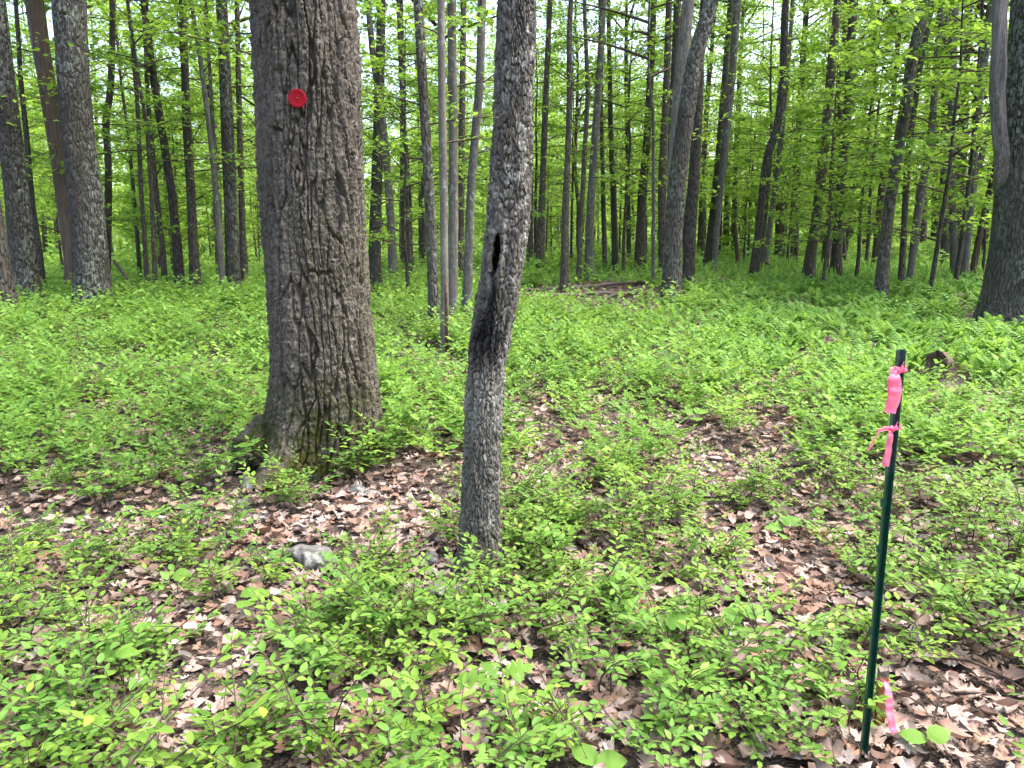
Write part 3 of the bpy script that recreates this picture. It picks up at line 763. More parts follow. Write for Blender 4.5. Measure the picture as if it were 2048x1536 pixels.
# leafy boughs that reach out in front of the stems
MAPLE_T = lobed(MAPLE, .06, -.15, .05, 3, .01)
def bough(root, a, b, dep, size, n, seed, tpl=None):
    rg = np.random.default_rng(seed)
    loc = np.array(root.location)
    A = at_depth(a[0], a[1], loc[1]) - loc; B = at_depth(b[0], b[1], loc[1] + dep) - loc
    t = np.linspace(0, 1, 7)
    P = A + (B - A) * t[:, None]; P[:, 2] += .10 * np.sin(t * 3.1) * np.linalg.norm(B - A)
    tb = [tube(P, np.linspace(.012, .003, 7), 5)]
    L = np.linalg.norm(B - A); d0 = norm(B - A); sd = norm(np.cross(d0, [0, 0, 1.]))
    pos, dv, nv = [], [], []
    for k in range(7):
        u = rg.uniform(.25, 1); p0 = np.array([np.interp(u, t, P[:, c_]) for c_ in range(3)])
        td = norm(d0 * .5 + sd * (1 if k % 2 else -1) * rg.uniform(.4, 1.1) + [0, 0, rg.uniform(-.35, .15)]); tl = L * rg.uniform(.2, .45)
        tb.append(tube(np.array([p0, p0 + td * tl]), np.array([.003, .0015]), 4))
        m = max(2, n // 7)
        for q in range(m):
            pos.append(p0 + td * tl * (q + .7) / m + rg.normal(size=3) * .02)
            dv.append(td * .6 + rg.normal(size=3) * [.8, .8, .3] + [0, 0, -.45]); nv.append(np.array([0, -.25, 1.]) + rg.normal(size=3) * .35)
    pos, dv, nv = np.array(pos), np.array(dv), np.array(nv)
    br = new_obj('bough', limb_mesh('bough', tb, M['twig']), root)
    new_obj('foliage', leaf_cloud('foliage', pos, dv, nv, size * rg.uniform(.65, 1.15, len(pos)), rg, M['crown'], tpl or MAPLE_T, .2), br)
c4 = root_of('straight grey stem in the middle')
for i, (a, b, d) in enumerate([((906, -40), (850, 30), -.5), ((905, 60), (935, 40), -.7), ((904, -60), (890, 70), -.9), ((906, 180), (868, 235), -.6), ((904, -30), (960, 20), -.4)]): bough(c4, a, b, d, .13, 26, 900 + i)
c5 = root_of('leaning grey stem of the four-stem')
for i, (a, b, d) in enumerate([((963, -20), (1010, -10), .6), ((950, 273), (905, 300), .7)]): bough(c5, a, b, d, .12, 28, 910 + i)
c6 = root_of('leaning grey lichened trunk rising')
for i, (a, b, d) in enumerate([((1822, 140), (1700, 120), -1.2), ((1810, 215), (1730, 180), -1.0), ((1835, 60), (1745, 60), -1.5), ((1840, 40), (1760, 20), -1.0), ((1800, 280), (1870, 300), -1.2), ((1795, 300), (1725, 330), -1.1), ((1830, 90), (1900, 110), -.9)]): bough(c6, a, b, d, .15, 46, 920 + i)
c7 = root_of('outward-leaning stem of the pair')
for i, (a, b, d) in enumerate([((1945, 330), (1890, 300), -1.5), ((1943, 380), (1880, 430), -1.6), ((1950, 280), (1985, 290), -1.2), ((1945, 350), (1930, 410), -1.8)]): bough(c7, a, b, d, .16, 42, 940 + i)
c8 = root_of('dark straight trunk just beyond')
for i, (a, b, d) in enumerate([((1092, 180), (1110, 60), -2.0), ((1088, 300), (1130, 330), -1.5), ((1083, 420), (1040, 450), -1.2), ((1085, 380), (1120, 400), -1.4)]): bough(c8, a, b, d, .13, 60, 950 + i, LM)

# ------------------------------------------------------------------ the red-marked oak
def front_angles(n):
    a = int(n * .74)          # more columns on the side that can be seen
    return np.concatenate([np.linspace(-np.pi * 1.04, np.pi * .04, a, endpoint=False), np.linspace(np.pi * .04, np.pi * .96, n - a, endpoint=False)])

def big_oak():
    P = [(628, 950, 250), (640, 900, 224), (652, 800, 208), (646, 700, 204), (637, 600, 199), (630, 500, 197), (624, 400, 197), (615, 200, 199), (606, 0, 197)]
    W, R = px_path(P)
    base = W[0].copy(); base[2] = float(ground_z(base[0], base[1]))
    Y = base[1] + .30                                    # axis sits behind the visible foot
    W, R = px_path(P, Y)
    axis = np.array([at_depth(628, 900, Y)[0], Y, float(ground_z(base[0], Y))])
    pts = W[1:] - axis; rad = R[1:]
    rad = rad * 0.985
    n = 7; z0 = pts[-1, 2]; x0 = pts[-1, 0]
    up = np.array([[x0 - .02 * (i + 1), 0, z0 + (15 - z0) * (i + 1) / n] for i in range(n)])
    low = np.array([[0, 0, -.35], [pts[0, 0], 0, 0.0]])
    pts = np.concatenate([low, pts[pts[:, 2] > .05], up])
    rad = np.concatenate([[rad[0] * 1.02, rad[0] * 1.01], rad[-(len(pts) - 2 - n):], rad[-1] * np.linspace(.95, .35, n)])
    # dense part up to 3.6 m, coarse above
    def geo(zlo, zhi, rows, sides, detail=True):
        zz = np.linspace(zlo, zhi, rows)
        zf, fx, fy, fr = resample(pts, rad, 300)
        cx, cyy, rr = np.interp(zz, zf, fx), np.interp(zz, zf, fy), np.interp(zz, zf, fr)
        th = front_angles(sides)
        TH, Z = np.meshgrid(th, zz)
        h = np.maximum(Z, 0)
        lob = np.zeros_like(TH)
        for a, w, s in ((-1.95, .30, 1.15), (-.75, .22, .10), (-.15, .35, .28), (-2.75, .3, .4), (1.4, .5, .6)):
            d = np.angle(np.exp(1j * (TH - a)))
            lob += s * np.exp(-(d / w) ** 2)
        R = rr[:, None] + .34 * np.exp(-h / .17) * lob * .62 + .03 * np.exp(-h / .3)
        R = R * (1 + .035 * fbm(np.cos(TH) * 1.5, np.sin(TH) * 1.5, Z * 1.3, 4, 3))
        nu = 38
        u = TH / (2 * np.pi) * nu; warp = .7 * vn(np.cos(TH) * 2, np.sin(TH) * 2, Z * 1.2, 11) + .28 * vn(np.cos(TH) * 9, np.sin(TH) * 9, Z * 8, 12)
        v = Z / .58 + .5 * vn(np.cos(TH) * 6, np.sin(TH) * 6, Z * 5, 13)
        f1, f2, cid = worley(u + warp, v, nu, 21)
        crack = sstep(.03, .15, f2 - f1)
        g1, g2, gid = worley(u + warp + .25 * vn(np.cos(TH) * 25, np.sin(TH) * 25, Z * 20, 14), Z / .13 + .9 * vn(np.cos(TH) * 20, np.sin(TH) * 20, Z * 14, 15), nu, 22)
        c2 = sstep(.01, .12, g2 - g1)
        sh = np.mod(Z / .13 + .5 * cid * 3, 1.0)                              # shingle-like lift of plate ends
        fine = fbm(np.cos(TH) * 28, np.sin(TH) * 28, Z * 42, 16, 3)
        gap = .5 + .5 * sstep(-.35, .3, vn(np.cos(TH) * 2.5, np.sin(TH) * 2.5, Z * 1.1, 17))
        disp = (.042 * crack + .014 * cid * crack) * gap + .014 * c2 * crack * (.4 + .8 * gid) + .007 * sh * crack + .014 * fine
        damp = 1 - .45 * np.exp(-h / .18)
        R = R + (disp - .042) * damp
        return TH, Z, cx, cyy, R, zz
    TH, Z, cx, cyy, R, zz = geo(-.35, 3.7, 760, 300)
    V1 = to_verts(TH, Z, cx, cyy, R); T1 = grid_tris(760, 300)
    TH2, Z2, cx2, cy2, R2, z2 = geo(3.69, 15, 160, 60)
    V2 = to_verts(TH2, Z2, cx2, cy2, R2); T2 = grid_tris(160, 60)
    Va, Ta, _ = join([(V1, T1), (V2, T2)])
    ang = np.concatenate([TH.ravel(), TH2.ravel()])
    moss = np.clip(1.35 - Va[:, 2] / .50, 0, 1) * (0.80 + .30 * np.cos(ang + 2.2)) + .30 * sstep(.25, .75, np.cos(ang + .55)) * (Va[:, 2] < 1.6)
    root = new_obj('tree', None, None, axis)
    tag(root, 'huge furrowed oak trunk with mossy foot, bearing a red disc', 'tree')
    new_obj('trunk', make_mesh('trunk', Va, Ta, M['oak'], attrs={'moss': np.clip(moss, 0, 1)}, smooth=True), root)
    add_crown(root, (pts[-1, 0], 0, 9.5), 2, 1.4, 1.0, True)
    TRUNK_SPOTS.append((axis[0], axis[1] - .05, .52))
    # mossy root burl at the side
    n_a, n_b = 130, 90
    th, ph = np.meshgrid(np.linspace(0, 2 * np.pi, n_a, endpoint=False), np.linspace(0.02, np.pi - .02, n_b))
    dx, dy, dz = np.cos(th) * np.sin(ph), np.sin(th) * np.sin(ph), np.cos(ph)
    rr = 1 + .22 * fbm(dx * 1.7, dy * 1.7, dz * 1.7, 60, 4) * 2 + .16 * fbm(dx * 6, dy * 6, dz * 3, 61, 3) + .06 * fbm(dx * 20, dy * 20, dz * 12, 62, 2)
    bq = at_depth(520, 893, Y - .12) - axis
    Vb = np.stack([bq[0] + dx * rr * .175, -.12 + dy * rr * .24, bq[2] + dz * rr * .20 + .06 * dx], -1).reshape(-1, 3)
    Tb = grid_tris(n_b, n_a)
    new_obj('root_burl', make_mesh('root_burl', Vb, Tb[:, ::-1], M['oak'], attrs={'moss': np.full(len(Vb), .95)}, smooth=True), root)
    return root, axis, TH, R, zz, cx
oak, oak_axis, oTH, oR, oZ, oCX = big_oak()

def marker():
    Y = oak_axis[1]
    q = at_depth(598, 200, Y - .29)
    zl = q[2] - oak_axis[2]
    i = int(np.argmin(abs(oZ - zl)))
    dx = q[0] - oak_axis[0] - oCX[i]
    a = -math.acos(max(-1, min(1, dx / .30)))
    jj = int(np.argmin(np.abs(np.angle(np.exp(1j * (oTH[0] - a))))))
    rl = oR[max(0, i - 9):i + 9, jj - 9:jj + 10].max()
    nrm = Vector((math.cos(a), math.sin(a), 0.0))
    prof = [(0, .0105), (.012, .0100), (.030, .0105), (.043, .0120), (.0505, .0115), (.0525, .009), (.0525, .003), (.051, 0), (0, 0)]
    sides = 40
    th = np.linspace(0, 2 * np.pi, sides, endpoint=False)
    V = np.array([[r * math.cos(t) + 1e-5 * math.cos(t), r * math.sin(t) + 1e-5 * math.sin(t), z] for r, z in prof for t in th])
    o = new_obj('trail_marker', make_mesh('trail_marker', V, grid_tris(len(prof), sides)[:, ::-1], M['red'], smooth=False))
    o.location = (oak_axis[0] + oCX[i] + nrm.x * rl, oak_axis[1] + nrm.y * rl, oak_axis[2] + zl)
    o.rotation_euler = nrm.to_track_quat('Z', 'Y').to_euler()
    tag(o, 'round red plastic disc nailed to the huge oak trunk', 'marker')
    V2 = np.array([[r * math.cos(t), r * math.sin(t), z] for r, z in [(1e-5, .0135), (.0045, .0125), (.005, .0095)] for t in th[::4]])
    new_obj('nail', make_mesh('nail', V2, grid_tris(3, 10)[:, ::-1], M['nail'], smooth=True), o)
marker()

# ------------------------------------------------------------------ the hollow trunk
def hollow_trunk():
    L = [(1150, 912, 1004), (1135, 917, 1000), (1100, 922, 999), (1000, 925, 998), (900, 929, 1000), (800, 933, 1003), (750, 935, 1008), (700, 938, 1015), (650, 945, 1022), (600, 955, 1033),
         (550, 964, 1046), (500, 968, 1051), (450, 975, 1058), (400, 980, 1060), (300, 986, 1062), (200, 990, 1065), (100, 995, 1067), (0, 998, 1069)]
    P = [((a + b) / 2, y, b - a) for y, a, b in L]
    W, R = px_path(P)
    Y = W[0][1] + .06
    W, R = px_path(P, Y)
    axis = W[0].copy(); axis[2] = float(ground_z(axis[0], axis[1]))
    pts = W - axis; rad = R.copy()
    pts[0, 2] = 0.0
    n = 6; z0, x0 = pts[-1, 2], pts[-1, 0]
    up = np.array([[x0 + .05 * (i + 1), 0, z0 + (10 - z0) * (i + 1) / n] for i in range(n)])
    pts = np.concatenate([[[pts[0, 0], 0, -.3]], pts, up]); rad = np.concatenate([[rad[0]], rad, rad[-1] * np.linspace(.96, .35, n)])
    hz = at_depth(994, 508, Y)[2] - axis[2]
    hx = at_depth(994, 508, Y)[0] - axis[0]
    def geo(zlo, zhi, rows, sides):
        zf, fx, fy, fr = resample(pts, rad, 500)
        zz = np.linspace(zlo, zhi, rows)
        cx, cyy, rr = np.interp(zz, zf, fx), np.interp(zz, zf, fy), np.interp(zz, zf, fr)
        th = front_angles(sides)
        TH, Z = np.meshgrid(th, zz)
        h = np.maximum(Z, 0)
        R = rr[:, None] * (1 + .34 * np.exp(-h / .075) * (.7 + .4 * np.cos(3 * TH + 1)))
        R = R * (1 + .03 * fbm(np.cos(TH) * 1.5, np.sin(TH) * 1.5, Z * 3, 71, 3))
        nu = 32
        u = TH / (2 * np.pi) * nu
        warp = 1.0 * vn(np.cos(TH) * 2.5, np.sin(TH) * 2.5, Z * 9, 72) + .55 * vn(np.cos(TH) * 8, np.sin(TH) * 8, Z * 22, 73)
        f1, f2, cid = worley(u + warp, Z / .050 + .9 * vn(np.cos(TH) * 5, np.sin(TH) * 5, Z * 12, 74), nu, 75)
        crack = sstep(.02, .22, f2 - f1) * (.62 + .38 * sstep(-.3, .3, vn(np.cos(TH) * 6, np.sin(TH) * 6, Z * 10, 79)))
        fine = fbm(np.cos(TH) * 14, np.sin(TH) * 14, Z * 70, 76, 3)
        # hollow: long slit with smooth lips, a seam running down from it
        ax = cx[:, None] + R * np.cos(TH)
        front = np.sin(TH) < 0
        sx = hx + (Z - hz) * .10
        e = np.sqrt(((ax - sx) / (.0175 + .003 * vn(Z * 40, 0, 0, 3))) ** 2 + ((Z - hz) / .098) ** 2)
        e = np.where(front, e, 9)
        lip = np.exp(-((e - 1.6) / .55) ** 2) * front
        seam_c = hx - .012 + (Z - (hz - .1)) * .16 + .012 * np.sin(Z * 30)
        seam = np.where(front & (Z < hz - .08) & (Z > hz - .30), np.exp(-((ax - seam_c) / .010) ** 2), 0) * sstep(hz - .30, hz - .16, Z)
        disp = (.0150 * crack + .005 * cid * crack + .007 * fine - .010) * (1 - .55 * np.clip(lip, 0, 1))
        R = R + disp + .017 * lip - .026 * seam
        hole = 1 - sstep(.70, .98, e)
        ch_c = hx - .040 + (Z - (hz - .30)) * .20
        nzc = fbm(np.cos(TH) * 6, np.sin(TH) * 6, Z * 7, 77, 4)
        top, bot = hz - .10, hz - .60
        env = sstep(bot - .03, bot + .20, Z + .05 * nzc) * (1 - sstep(top - .10, top + .02, Z))
        wdt = .026 + .044 * sstep(top, bot + .22, Z)
        char_shade = np.where(front, sstep(1.6, .4, np.abs(ax - ch_c) / wdt + nzc * 1.3 + .2 * crack), 0) * env
        char_shade = np.maximum(char_shade, hole)  # hole interior painted black, shade of the recess set as colour
        char_shade = np.maximum(char_shade, .8 * seam)  # seam groove darkened as well
        pale = np.where(front, np.exp(-((Z - .84) / .15) ** 2), 0) * sstep(-.35, .15, nzc + .15) * 1.0 + .15 + .22 * sstep(.05, .4, nzc) * sstep(hz + .05, hz + .4, Z)
        moss = np.clip(1.0 - Z / .22, 0, 1)
        return TH, Z, cx, cyy, R, np.maximum(np.clip(char_shade, 0, 1) * (.78 + .22 * sstep(.1, -.2, nzc)), hole), np.clip(pale, 0, .9), moss, hole
    A = geo(-.3, 2.6, 720, 210); B = geo(2.595, 10, 120, 36)
    Va, Ta, _ = join([(to_verts(*A[:5]), grid_tris(720, 210)), (to_verts(*B[:5]), grid_tris(120, 36))])
    Va[:, 1] += .10 * np.concatenate([A[8].ravel(), B[8].ravel()])
    at = {k: np.concatenate([A[i].ravel(), B[i].ravel()]) for k, i in (('char_shade', 5), ('pale', 6), ('moss', 7))}
    root = new_obj('tree', None, None, axis)
    tag(root, 'slim crooked trunk with a hollow slit and black stain', 'tree')
    new_obj('trunk', make_mesh('trunk', Va, Ta, M['oak_slim'], attrs=at, smooth=True), root)
    add_crown(root, (float(pts[-1, 0]), 0, 6.2), 1, .9, 2.0, True)
    TRUNK_SPOTS.append((axis[0], axis[1], .16))
hollow_trunk()

# ------------------------------------------------------------------ filler trees and saplings deeper in the wood
def copy_sapling(k, x, y, s, rot, label, group):
    z = float(ground_z(x, y))
    root = new_obj('sapling', None, None, (x, y, z))
    root.scale = (s, s, s); root.rotation_euler = (0, 0, rot)
    tag(root, label, 'sapling', group)
    for nm, me in zip(('trunk', 'branchwork', 'crown'), SAPS[k]): new_obj(nm, me, root)
rg = np.random.default_rng(55)
spots = []
def far_enough(x, y, d): return all((x - a) ** 2 + (y - b) ** 2 > d * d for a, b in spots)
cnt = 0
while cnt < 150:
    a = rg.uniform(-.68, .68); r = math.sqrt(rg.uniform(13.5 ** 2, 48 ** 2))
    x, y = r * math.sin(a), r * math.cos(a)
    if r < 19 and (-.07 < a < .30): continue
    if not far_enough(x, y, 1.3): continue
    spots.append((x, y)); cnt += 1
    k = int(rg.integers(0, 7))
    copy_sapling(k, x, y, rg.uniform(.8, 1.25), rg.uniform(0, 6.28), ('short bushy' if k < 3 else 'tall slim') + ' sapling with tiered green boughs ' + zone(x, y), 'understorey saplings')

FILL = []
for k in range(6):
    rg2 = np.random.default_rng(400 + k)
    H = rg2.uniform(12, 17)
    z = np.linspace(-.3, H, 10)
    wx = np.cumsum(rg2.normal(size=10)) * .09; wy = np.cumsum(rg2.normal(size=10)) * .09
    r0 = rg2.uniform(.075, .13)
    TH, Z, cx, cyy, R = trunk_geo(np.stack([wx - wx[0], wy - wy[0], z], 1), np.linspace(r0, r0 * .35, 10), 10, 40, k, .3, .05)
    FILL.append((make_mesh('trunk', to_verts(TH, Z, cx, cyy, R), grid_tris(40, 10), M[('dark', 'smooth', 'dark', 'lichen', 'dark', 'smooth')[k]], smooth=True), H, wx[-1] - wx[0], wy[-1] - wy[0]))
cnt = 0
while cnt < 88:
    a = rg.uniform(-.70, .70); r = math.sqrt(rg.uniform(21 ** 2, 62 ** 2))
    x, y = r * math.sin(a), r * math.cos(a)
    if not far_enough(x, y, 1.5): continue
    spots.append((x, y)); cnt += 1
    me, H, ox, oy = FILL[int(rg.integers(0, 6))]
    root = new_obj('tree', None, None, (x, y, float(ground_z(x, y))))
    tag(root, ('tall' if H > 14.5 else 'lower') + ' background tree with bare dark trunk ' + zone(x, y), 'tree', BK)
    s = rg.uniform(.75, 1.15)
    root.scale = (s, s, s * rg.uniform(.9, 1.1)); root.rotation_euler = (rg.normal() * .03, rg.normal() * .03, rg.uniform(0, 6.28))
    new_obj('trunk', me, root)
    add_crown(root, (ox * .8, oy * .8, H - rg.uniform(7, 10)), int(rg.integers(0, 6)), rg.uniform(.9, 1.2), rg.uniform(0, 6.28))

def distant_woods():
    rg = np.random.default_rng(9)
    n = 330
    a = rg.uniform(-.75, .75, n); r = np.sqrt(rg.uniform(60 ** 2, 125 ** 2, n))
    x, y = r * np.sin(a), r * np.cos(a); z = ground_z(x, y)
    tubes, P, D, N, S = [], [], [], [], []
    for i in range(n):
        H = rg.uniform(8, 14); lean = rg.normal(size=2) * .4
        tubes.append(tube(np.array([[x[i], y[i], z[i] - .3], [x[i] + lean[0], y[i] + lean[1], z[i] + H]]), np.array([rg.uniform(.1, .2), .05]), 5))
        m = 440
        hh = np.concatenate([rg.uniform(.28, 1.0, m - 200) * H, rg.uniform(.6, 6.5, 200)])
        R = np.concatenate([rg.uniform(0, 3.4, m - 200), rg.uniform(0, 3.6, 200)])
        t = rg.uniform(0, 6.28, m)
        hh += .5 * np.sin(t * 3 + i)
        P.append(np.stack([x[i] + R * np.cos(t), y[i] + R * np.sin(t), z[i] + hh], 1))
        D.append(rg.normal(size=(m, 3)) * [1, 1, .35]); N.append(np.array([0, 0, 1.]) + rg.normal(size=(m, 3)) * .6); S.append(rg.uniform(.28, .6, m))
    P, D, N, S = map(np.concatenate, (P, D, N, S))
    ti = np.clip(.45 + .5 * fbm(P[:, 0] * .5, P[:, 1] * .5, P[:, 2] * .5, 3, 2) + rg.normal(size=len(P)) * .2, 0, 1)
    lv = stamp(*LF, P, D, N, S, ti)
    tv = join(tubes)
    V, T, t = join([lv, tv])
    mi = np.concatenate([np.zeros(len(lv[1])), np.ones(len(tv[1]))])
    o = new_obj('distant_woods', make_mesh('distant_woods', V, T, [M['crown'], M['dark']], tint=t, midx=mi))
    tag(o, 'far green wood closing the view behind the trunks', 'woods', None, 'stuff')
distant_woods()

# ------------------------------------------------------------------ low shrubs
def shrub_plan(rg, h, nst=3, dense=1.0):
    pos, dv, nv, sz, tubes = [], [], [], [], []
    for s in range(nst):
        a = rg.uniform(0, 6.28); lean = rg.uniform(.3, 1.0) * h
        b0 = np.array([rg.normal() * .03, rg.normal() * .03, -.02])
        hh = h * rg.uniform(.65, 1.05)
        t = np.linspace(0, 1, 5)
        ph = rg.uniform(0, 6.28)
        P = b0 + np.stack([math.cos(a) * lean * t ** 1.5 + .012 * np.sin(t * 5 + ph), math.sin(a) * lean * t ** 1.5 + .012 * np.cos(t * 5 + ph), hh * t], 1)
        tubes.append(tube(P, np.linspace(.0034, .0016, 5), 5))
        nb = int(rg.integers(4, 7) * dense)
        for k in range(nb + 1):
            u = 0.42 + .58 * k / max(nb, 1)
            p0 = np.array([np.interp(u, t, P[:, c]) for c in range(3)])
            ba = a + rg.uniform(-2.4, 2.4) if k < nb else a
            el = math.radians(rg.uniform(-2, 32) if k < nb else 40)
            bd = np.array([math.cos(ba) * math.cos(el), math.sin(ba) * math.cos(el), math.sin(el)])
            bl = rg.uniform(.07, .17) * (h / .32) ** .5
            tubes.append(tube(np.array([p0, p0 + bd * bl * .55 + [0, 0, .004], p0 + bd * bl]), np.array([.0014, .0011, .0007]), 4))
            n = max(4, int(bl / .018))
            sd = norm(np.cross(bd, [0, 0, 1.0]))
            for j in range(n):
                f = (j + .6) / n
                sg = 1 if j % 2 else -1
                last = j == n - 1
                d = norm(bd * (.75 if not last else 1.5) + sd * sg * (.85 if not last else .1) + rg.normal(size=3) * .18)
                pos.append(p0 + bd * bl * f); dv.append(d)
                nv.append(np.array([0, 0, 1.0]) + bd * .15 + rg.normal(size=3) * .27)
                sz.append(rg.uniform(.024, .045) * (.8 + .35 * math.sin(math.pi * min(f + .15, 1))))
    return np.array(pos), np.array(dv), np.array(nv), np.array(sz), tubes

def clear_of_trunks(P, extra=0.0):
    ok = np.ones(len(P), bool)
    for (a, b, r) in TRUNK_SPOTS: ok &= (P[:, 0] - a) ** 2 + (P[:, 1] - b) ** 2 > (r + extra) ** 2
    return ok

_q = place(1868, 768)
TRUNK_SPOTS += [(_q[0], _q[1], .30), (_q[0] + .15, _q[1] + .2, .25), (_q[0] - .02, _q[1] - .4, .32), (_q[0] + .12, _q[1] - .45, .28)]
PLANS = []
for k in range(14):
    rg = np.random.default_rng(500 + k)
    PLANS.append(shrub_plan(rg, [.16, .20, .24, .27, .30, .22, .34, .18, .26, .29, .21, .25, .32, .19][k], 2 + k % 3))
SHRUBS = []
for k, (p, d, n_, s, tb) in enumerate(PLANS):
    rg = np.random.default_rng(600 + k)
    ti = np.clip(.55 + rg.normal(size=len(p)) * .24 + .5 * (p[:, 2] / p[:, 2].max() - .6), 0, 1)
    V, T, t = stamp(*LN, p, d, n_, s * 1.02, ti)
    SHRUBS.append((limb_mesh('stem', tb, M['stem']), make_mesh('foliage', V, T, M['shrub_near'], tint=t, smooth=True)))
LEAF1 = [make_mesh('leaf', *leaf_near(w, f, dr), M['shrub_one'], smooth=True) for w, f, dr in ((.25, .06, .10), (.28, .03, .18), (.23, .09, .02), (.26, .05, -.06))]

def basis(d, n):
    Y = norm(d); Z = np.asarray(n, float); Z = norm(Z - Y * np.dot(Z, Y)); X = np.cross(Y, Z)
    return Matrix(((X[0], Y[0], Z[0], 0), (X[1], Y[1], Z[1], 0), (X[2], Y[2], Z[2], 0), (0, 0, 0, 1)))
def leaf_obj(name, me, parent, p, d, n, s):
    o = new_obj(name, me, parent)
    o.matrix_local = Matrix.Translation(Vector(p)) @ basis(d, n) @ Matrix.Diagonal((s, s, s, 1))
    return o

near = scatter(1.55, 6.2, 34.0, .64)
keep = RNG.uniform(0, 1, len(near)) < cover(near) ** 1.7
near = near[keep & clear_of_trunks(near, .03)]
# shrubs the photograph sets out plainly in the foreground and at the oak's foot
fixed = np.array([place(*q) for q in [(880, 1500), (760, 1330), (700, 1300), (860, 1290), (940, 1260), (1000, 1290), (640, 1330), (580, 1300), (1190, 1520), (1060, 1530), (1290, 1520),
                                      (740, 885), (770, 900), (725, 930), (800, 930), (590, 1010), (620, 1000), (660, 985), (1090, 1230), (1180, 1230), (1250, 1280), (480, 1530), (1690, 1460),
                                      (1800, 1330), (1620, 1500), (1560, 1400), (90, 1400), (180, 1350), (60, 1300), (250, 1290), (740, 1190), (810, 1180), (752, 905), (785, 915), (765, 930), (700, 950), (735, 945), (815, 905)]])
near = np.concatenate([fixed, near])
px, py, zc = project(near)
infr = (px > -60) & (px < 2108) & (py < 2100) & (py > 300)
order = np.argsort(np.hypot(near[:, 0], near[:, 1]))
order = np.concatenate([[i for i in order if infr[i]], [i for i in order if not infr[i]]]).astype(int)
near = near[order]; infr = infr[order]
SG = 'low huckleberry shrubs on the leaf litter'
rg = np.random.default_rng(77)
INDIV = 290
solo = 0
for i in range(min(INDIV, len(near))):
    k = int(rg.integers(0, 14)); s = float(rg.uniform(.75, 1.2)) * (1.55 if min(np.hypot(*(near[i][:2] - f[:2])) for f in np.concatenate([fixed[11:15], fixed[-6:]])) < .02 else 1.0); rot = float(rg.uniform(0, 6.28))
    root = new_obj('low_shrub', None, None, near[i])
    root.scale = (s, s, s); root.rotation_euler = (0, 0, rot)
    tag(root, ('tall' if k in (4, 6, 9, 12) else 'small' if k in (0, 1, 7, 13) else 'spreading') + ' low huckleberry shrub ' + landmark(near[i]), 'shrub', SG)
    new_obj('stem', SHRUBS[k][0], root)
    if solo < 16 and infr[i]:
        solo += 1
        p, d, n_, sz, tb = PLANS[k]
        for j in range(len(p)): leaf_obj('leaf', LEAF1[j % 4], root, p[j], d[j], n_[j], float(sz[j]) * 1.02)
    else:
        new_obj('foliage', SHRUBS[k][1], root)

def mass_shrubs(points, tpl, lod_leaf, stems, scale, seed, size_mul):
    rg = np.random.default_rng(seed)
    out = []
    ks = rg.integers(0, 14, len(points))
    for k in range(14):
        sel = points[ks == k]
        if not len(sel): continue
        p, d, n_, s, tb = PLANS[k]
        idx = np.arange(0, len(p), lod_leaf); p, d, n_, s = p[idx], d[idx], n_[idx], s[idx]
        rot = rg.uniform(0, 6.28, len(sel)); sc = rg.uniform(.55, 1.4, len(sel)) * scale
        C, S = np.cos(rot)[:, None], np.sin(rot)[:, None]
        def R(v): return np.stack([C * v[None, :, 0] - S * v[None, :, 1], S * v[None, :, 0] + C * v[None, :, 1], np.repeat(v[None, :, 2], len(sel), 0)], -1)
        pos = (R(p) * sc[:, None, None] + sel[:, None]).reshape(-1, 3)
        ti = np.clip(.55 + rg.normal(size=len(pos)) * .25 + .24 * np.repeat(rg.normal(size=len(sel)), len(p)), 0, 1)
        out.append(stamp(*tpl, pos, R(d).reshape(-1, 3), R(n_).reshape(-1, 3), (np.tile(s, len(sel)) * np.repeat(sc, len(p))) * size_mul, ti))
        if stems:
            a = np.array([0., 0, -.02]); 
            m = len(sel); h = p[:, 2].max() * sc
            q = sel + np.stack([rg.normal(size=m) * .03, rg.normal(size=m) * .03, 0 * h], 1)
            tV = np.array([[-.0035, 0, 0], [.003, 0, .002], [0, 0, -.003], [0, 1, 0]]); tT = np.array([[0, 1, 3], [1, 2, 3], [2, 0, 3]])
            out.append(stamp(tV, tT, q, np.tile([0.05, .05, 1.0], (m, 1)) + rg.normal(size=(m, 3)) * .15, np.tile([1., 0, 0], (m, 1)), np.stack([np.ones(m), h, np.ones(m)], 1), np.full(m, -1.0)))
    return join(out)

def fern_zone(P):
    px, py, zc = project(P)
    a = sstep(1180, 1560, px + 110 * vn(P[:, 0] * .8, P[:, 1] * .8, 0, 44)) * (1 - sstep(705, 840, py - .05 * (px - 1600)))
    return a
masses = []
rest = near[INDIV:]
midp = scatter(6.2, 10.5, 58.0, .64); midp = midp[(RNG.uniform(0, 1, len(midp)) < cover(midp) * (1 - .95 * fern_zone(midp))) & clear_of_trunks(midp, .05)]
farp = scatter(10.5, 17, 34.0, .62); farp = farp[(RNG.uniform(0, 1, len(farp)) < cover(farp) * (1 - .96 * fern_zone(farp))) & clear_of_trunks(farp)]
vfar = scatter(17, 34, 7.0, .62); vfar = vfar[(RNG.uniform(0, 1, len(vfar)) < .8 * cover(vfar) ** 2 * (1 - .8 * fern_zone(vfar)))]
xfar = scatter(34, 75, 1.1, .68)
print('shrub counts', len(near), len(rest), len(midp), len(farp), len(vfar))
V, T, t = join([mass_shrubs(rest, LF, 1, True, 1.0, 1, 1.10), mass_shrubs(midp, LF, 2, True, 1.1, 2, 1.3),
                mass_shrubs(farp, LF, 3, False, 1.15, 3, 1.7), mass_shrubs(vfar, LF, 5, False, 1.4, 4, 2.4), mass_shrubs(xfar, LF, 9, False, 2.6, 5, 3.6)])
tw = scatter(1.7, 12, 3.2, .7); m = len(tw)
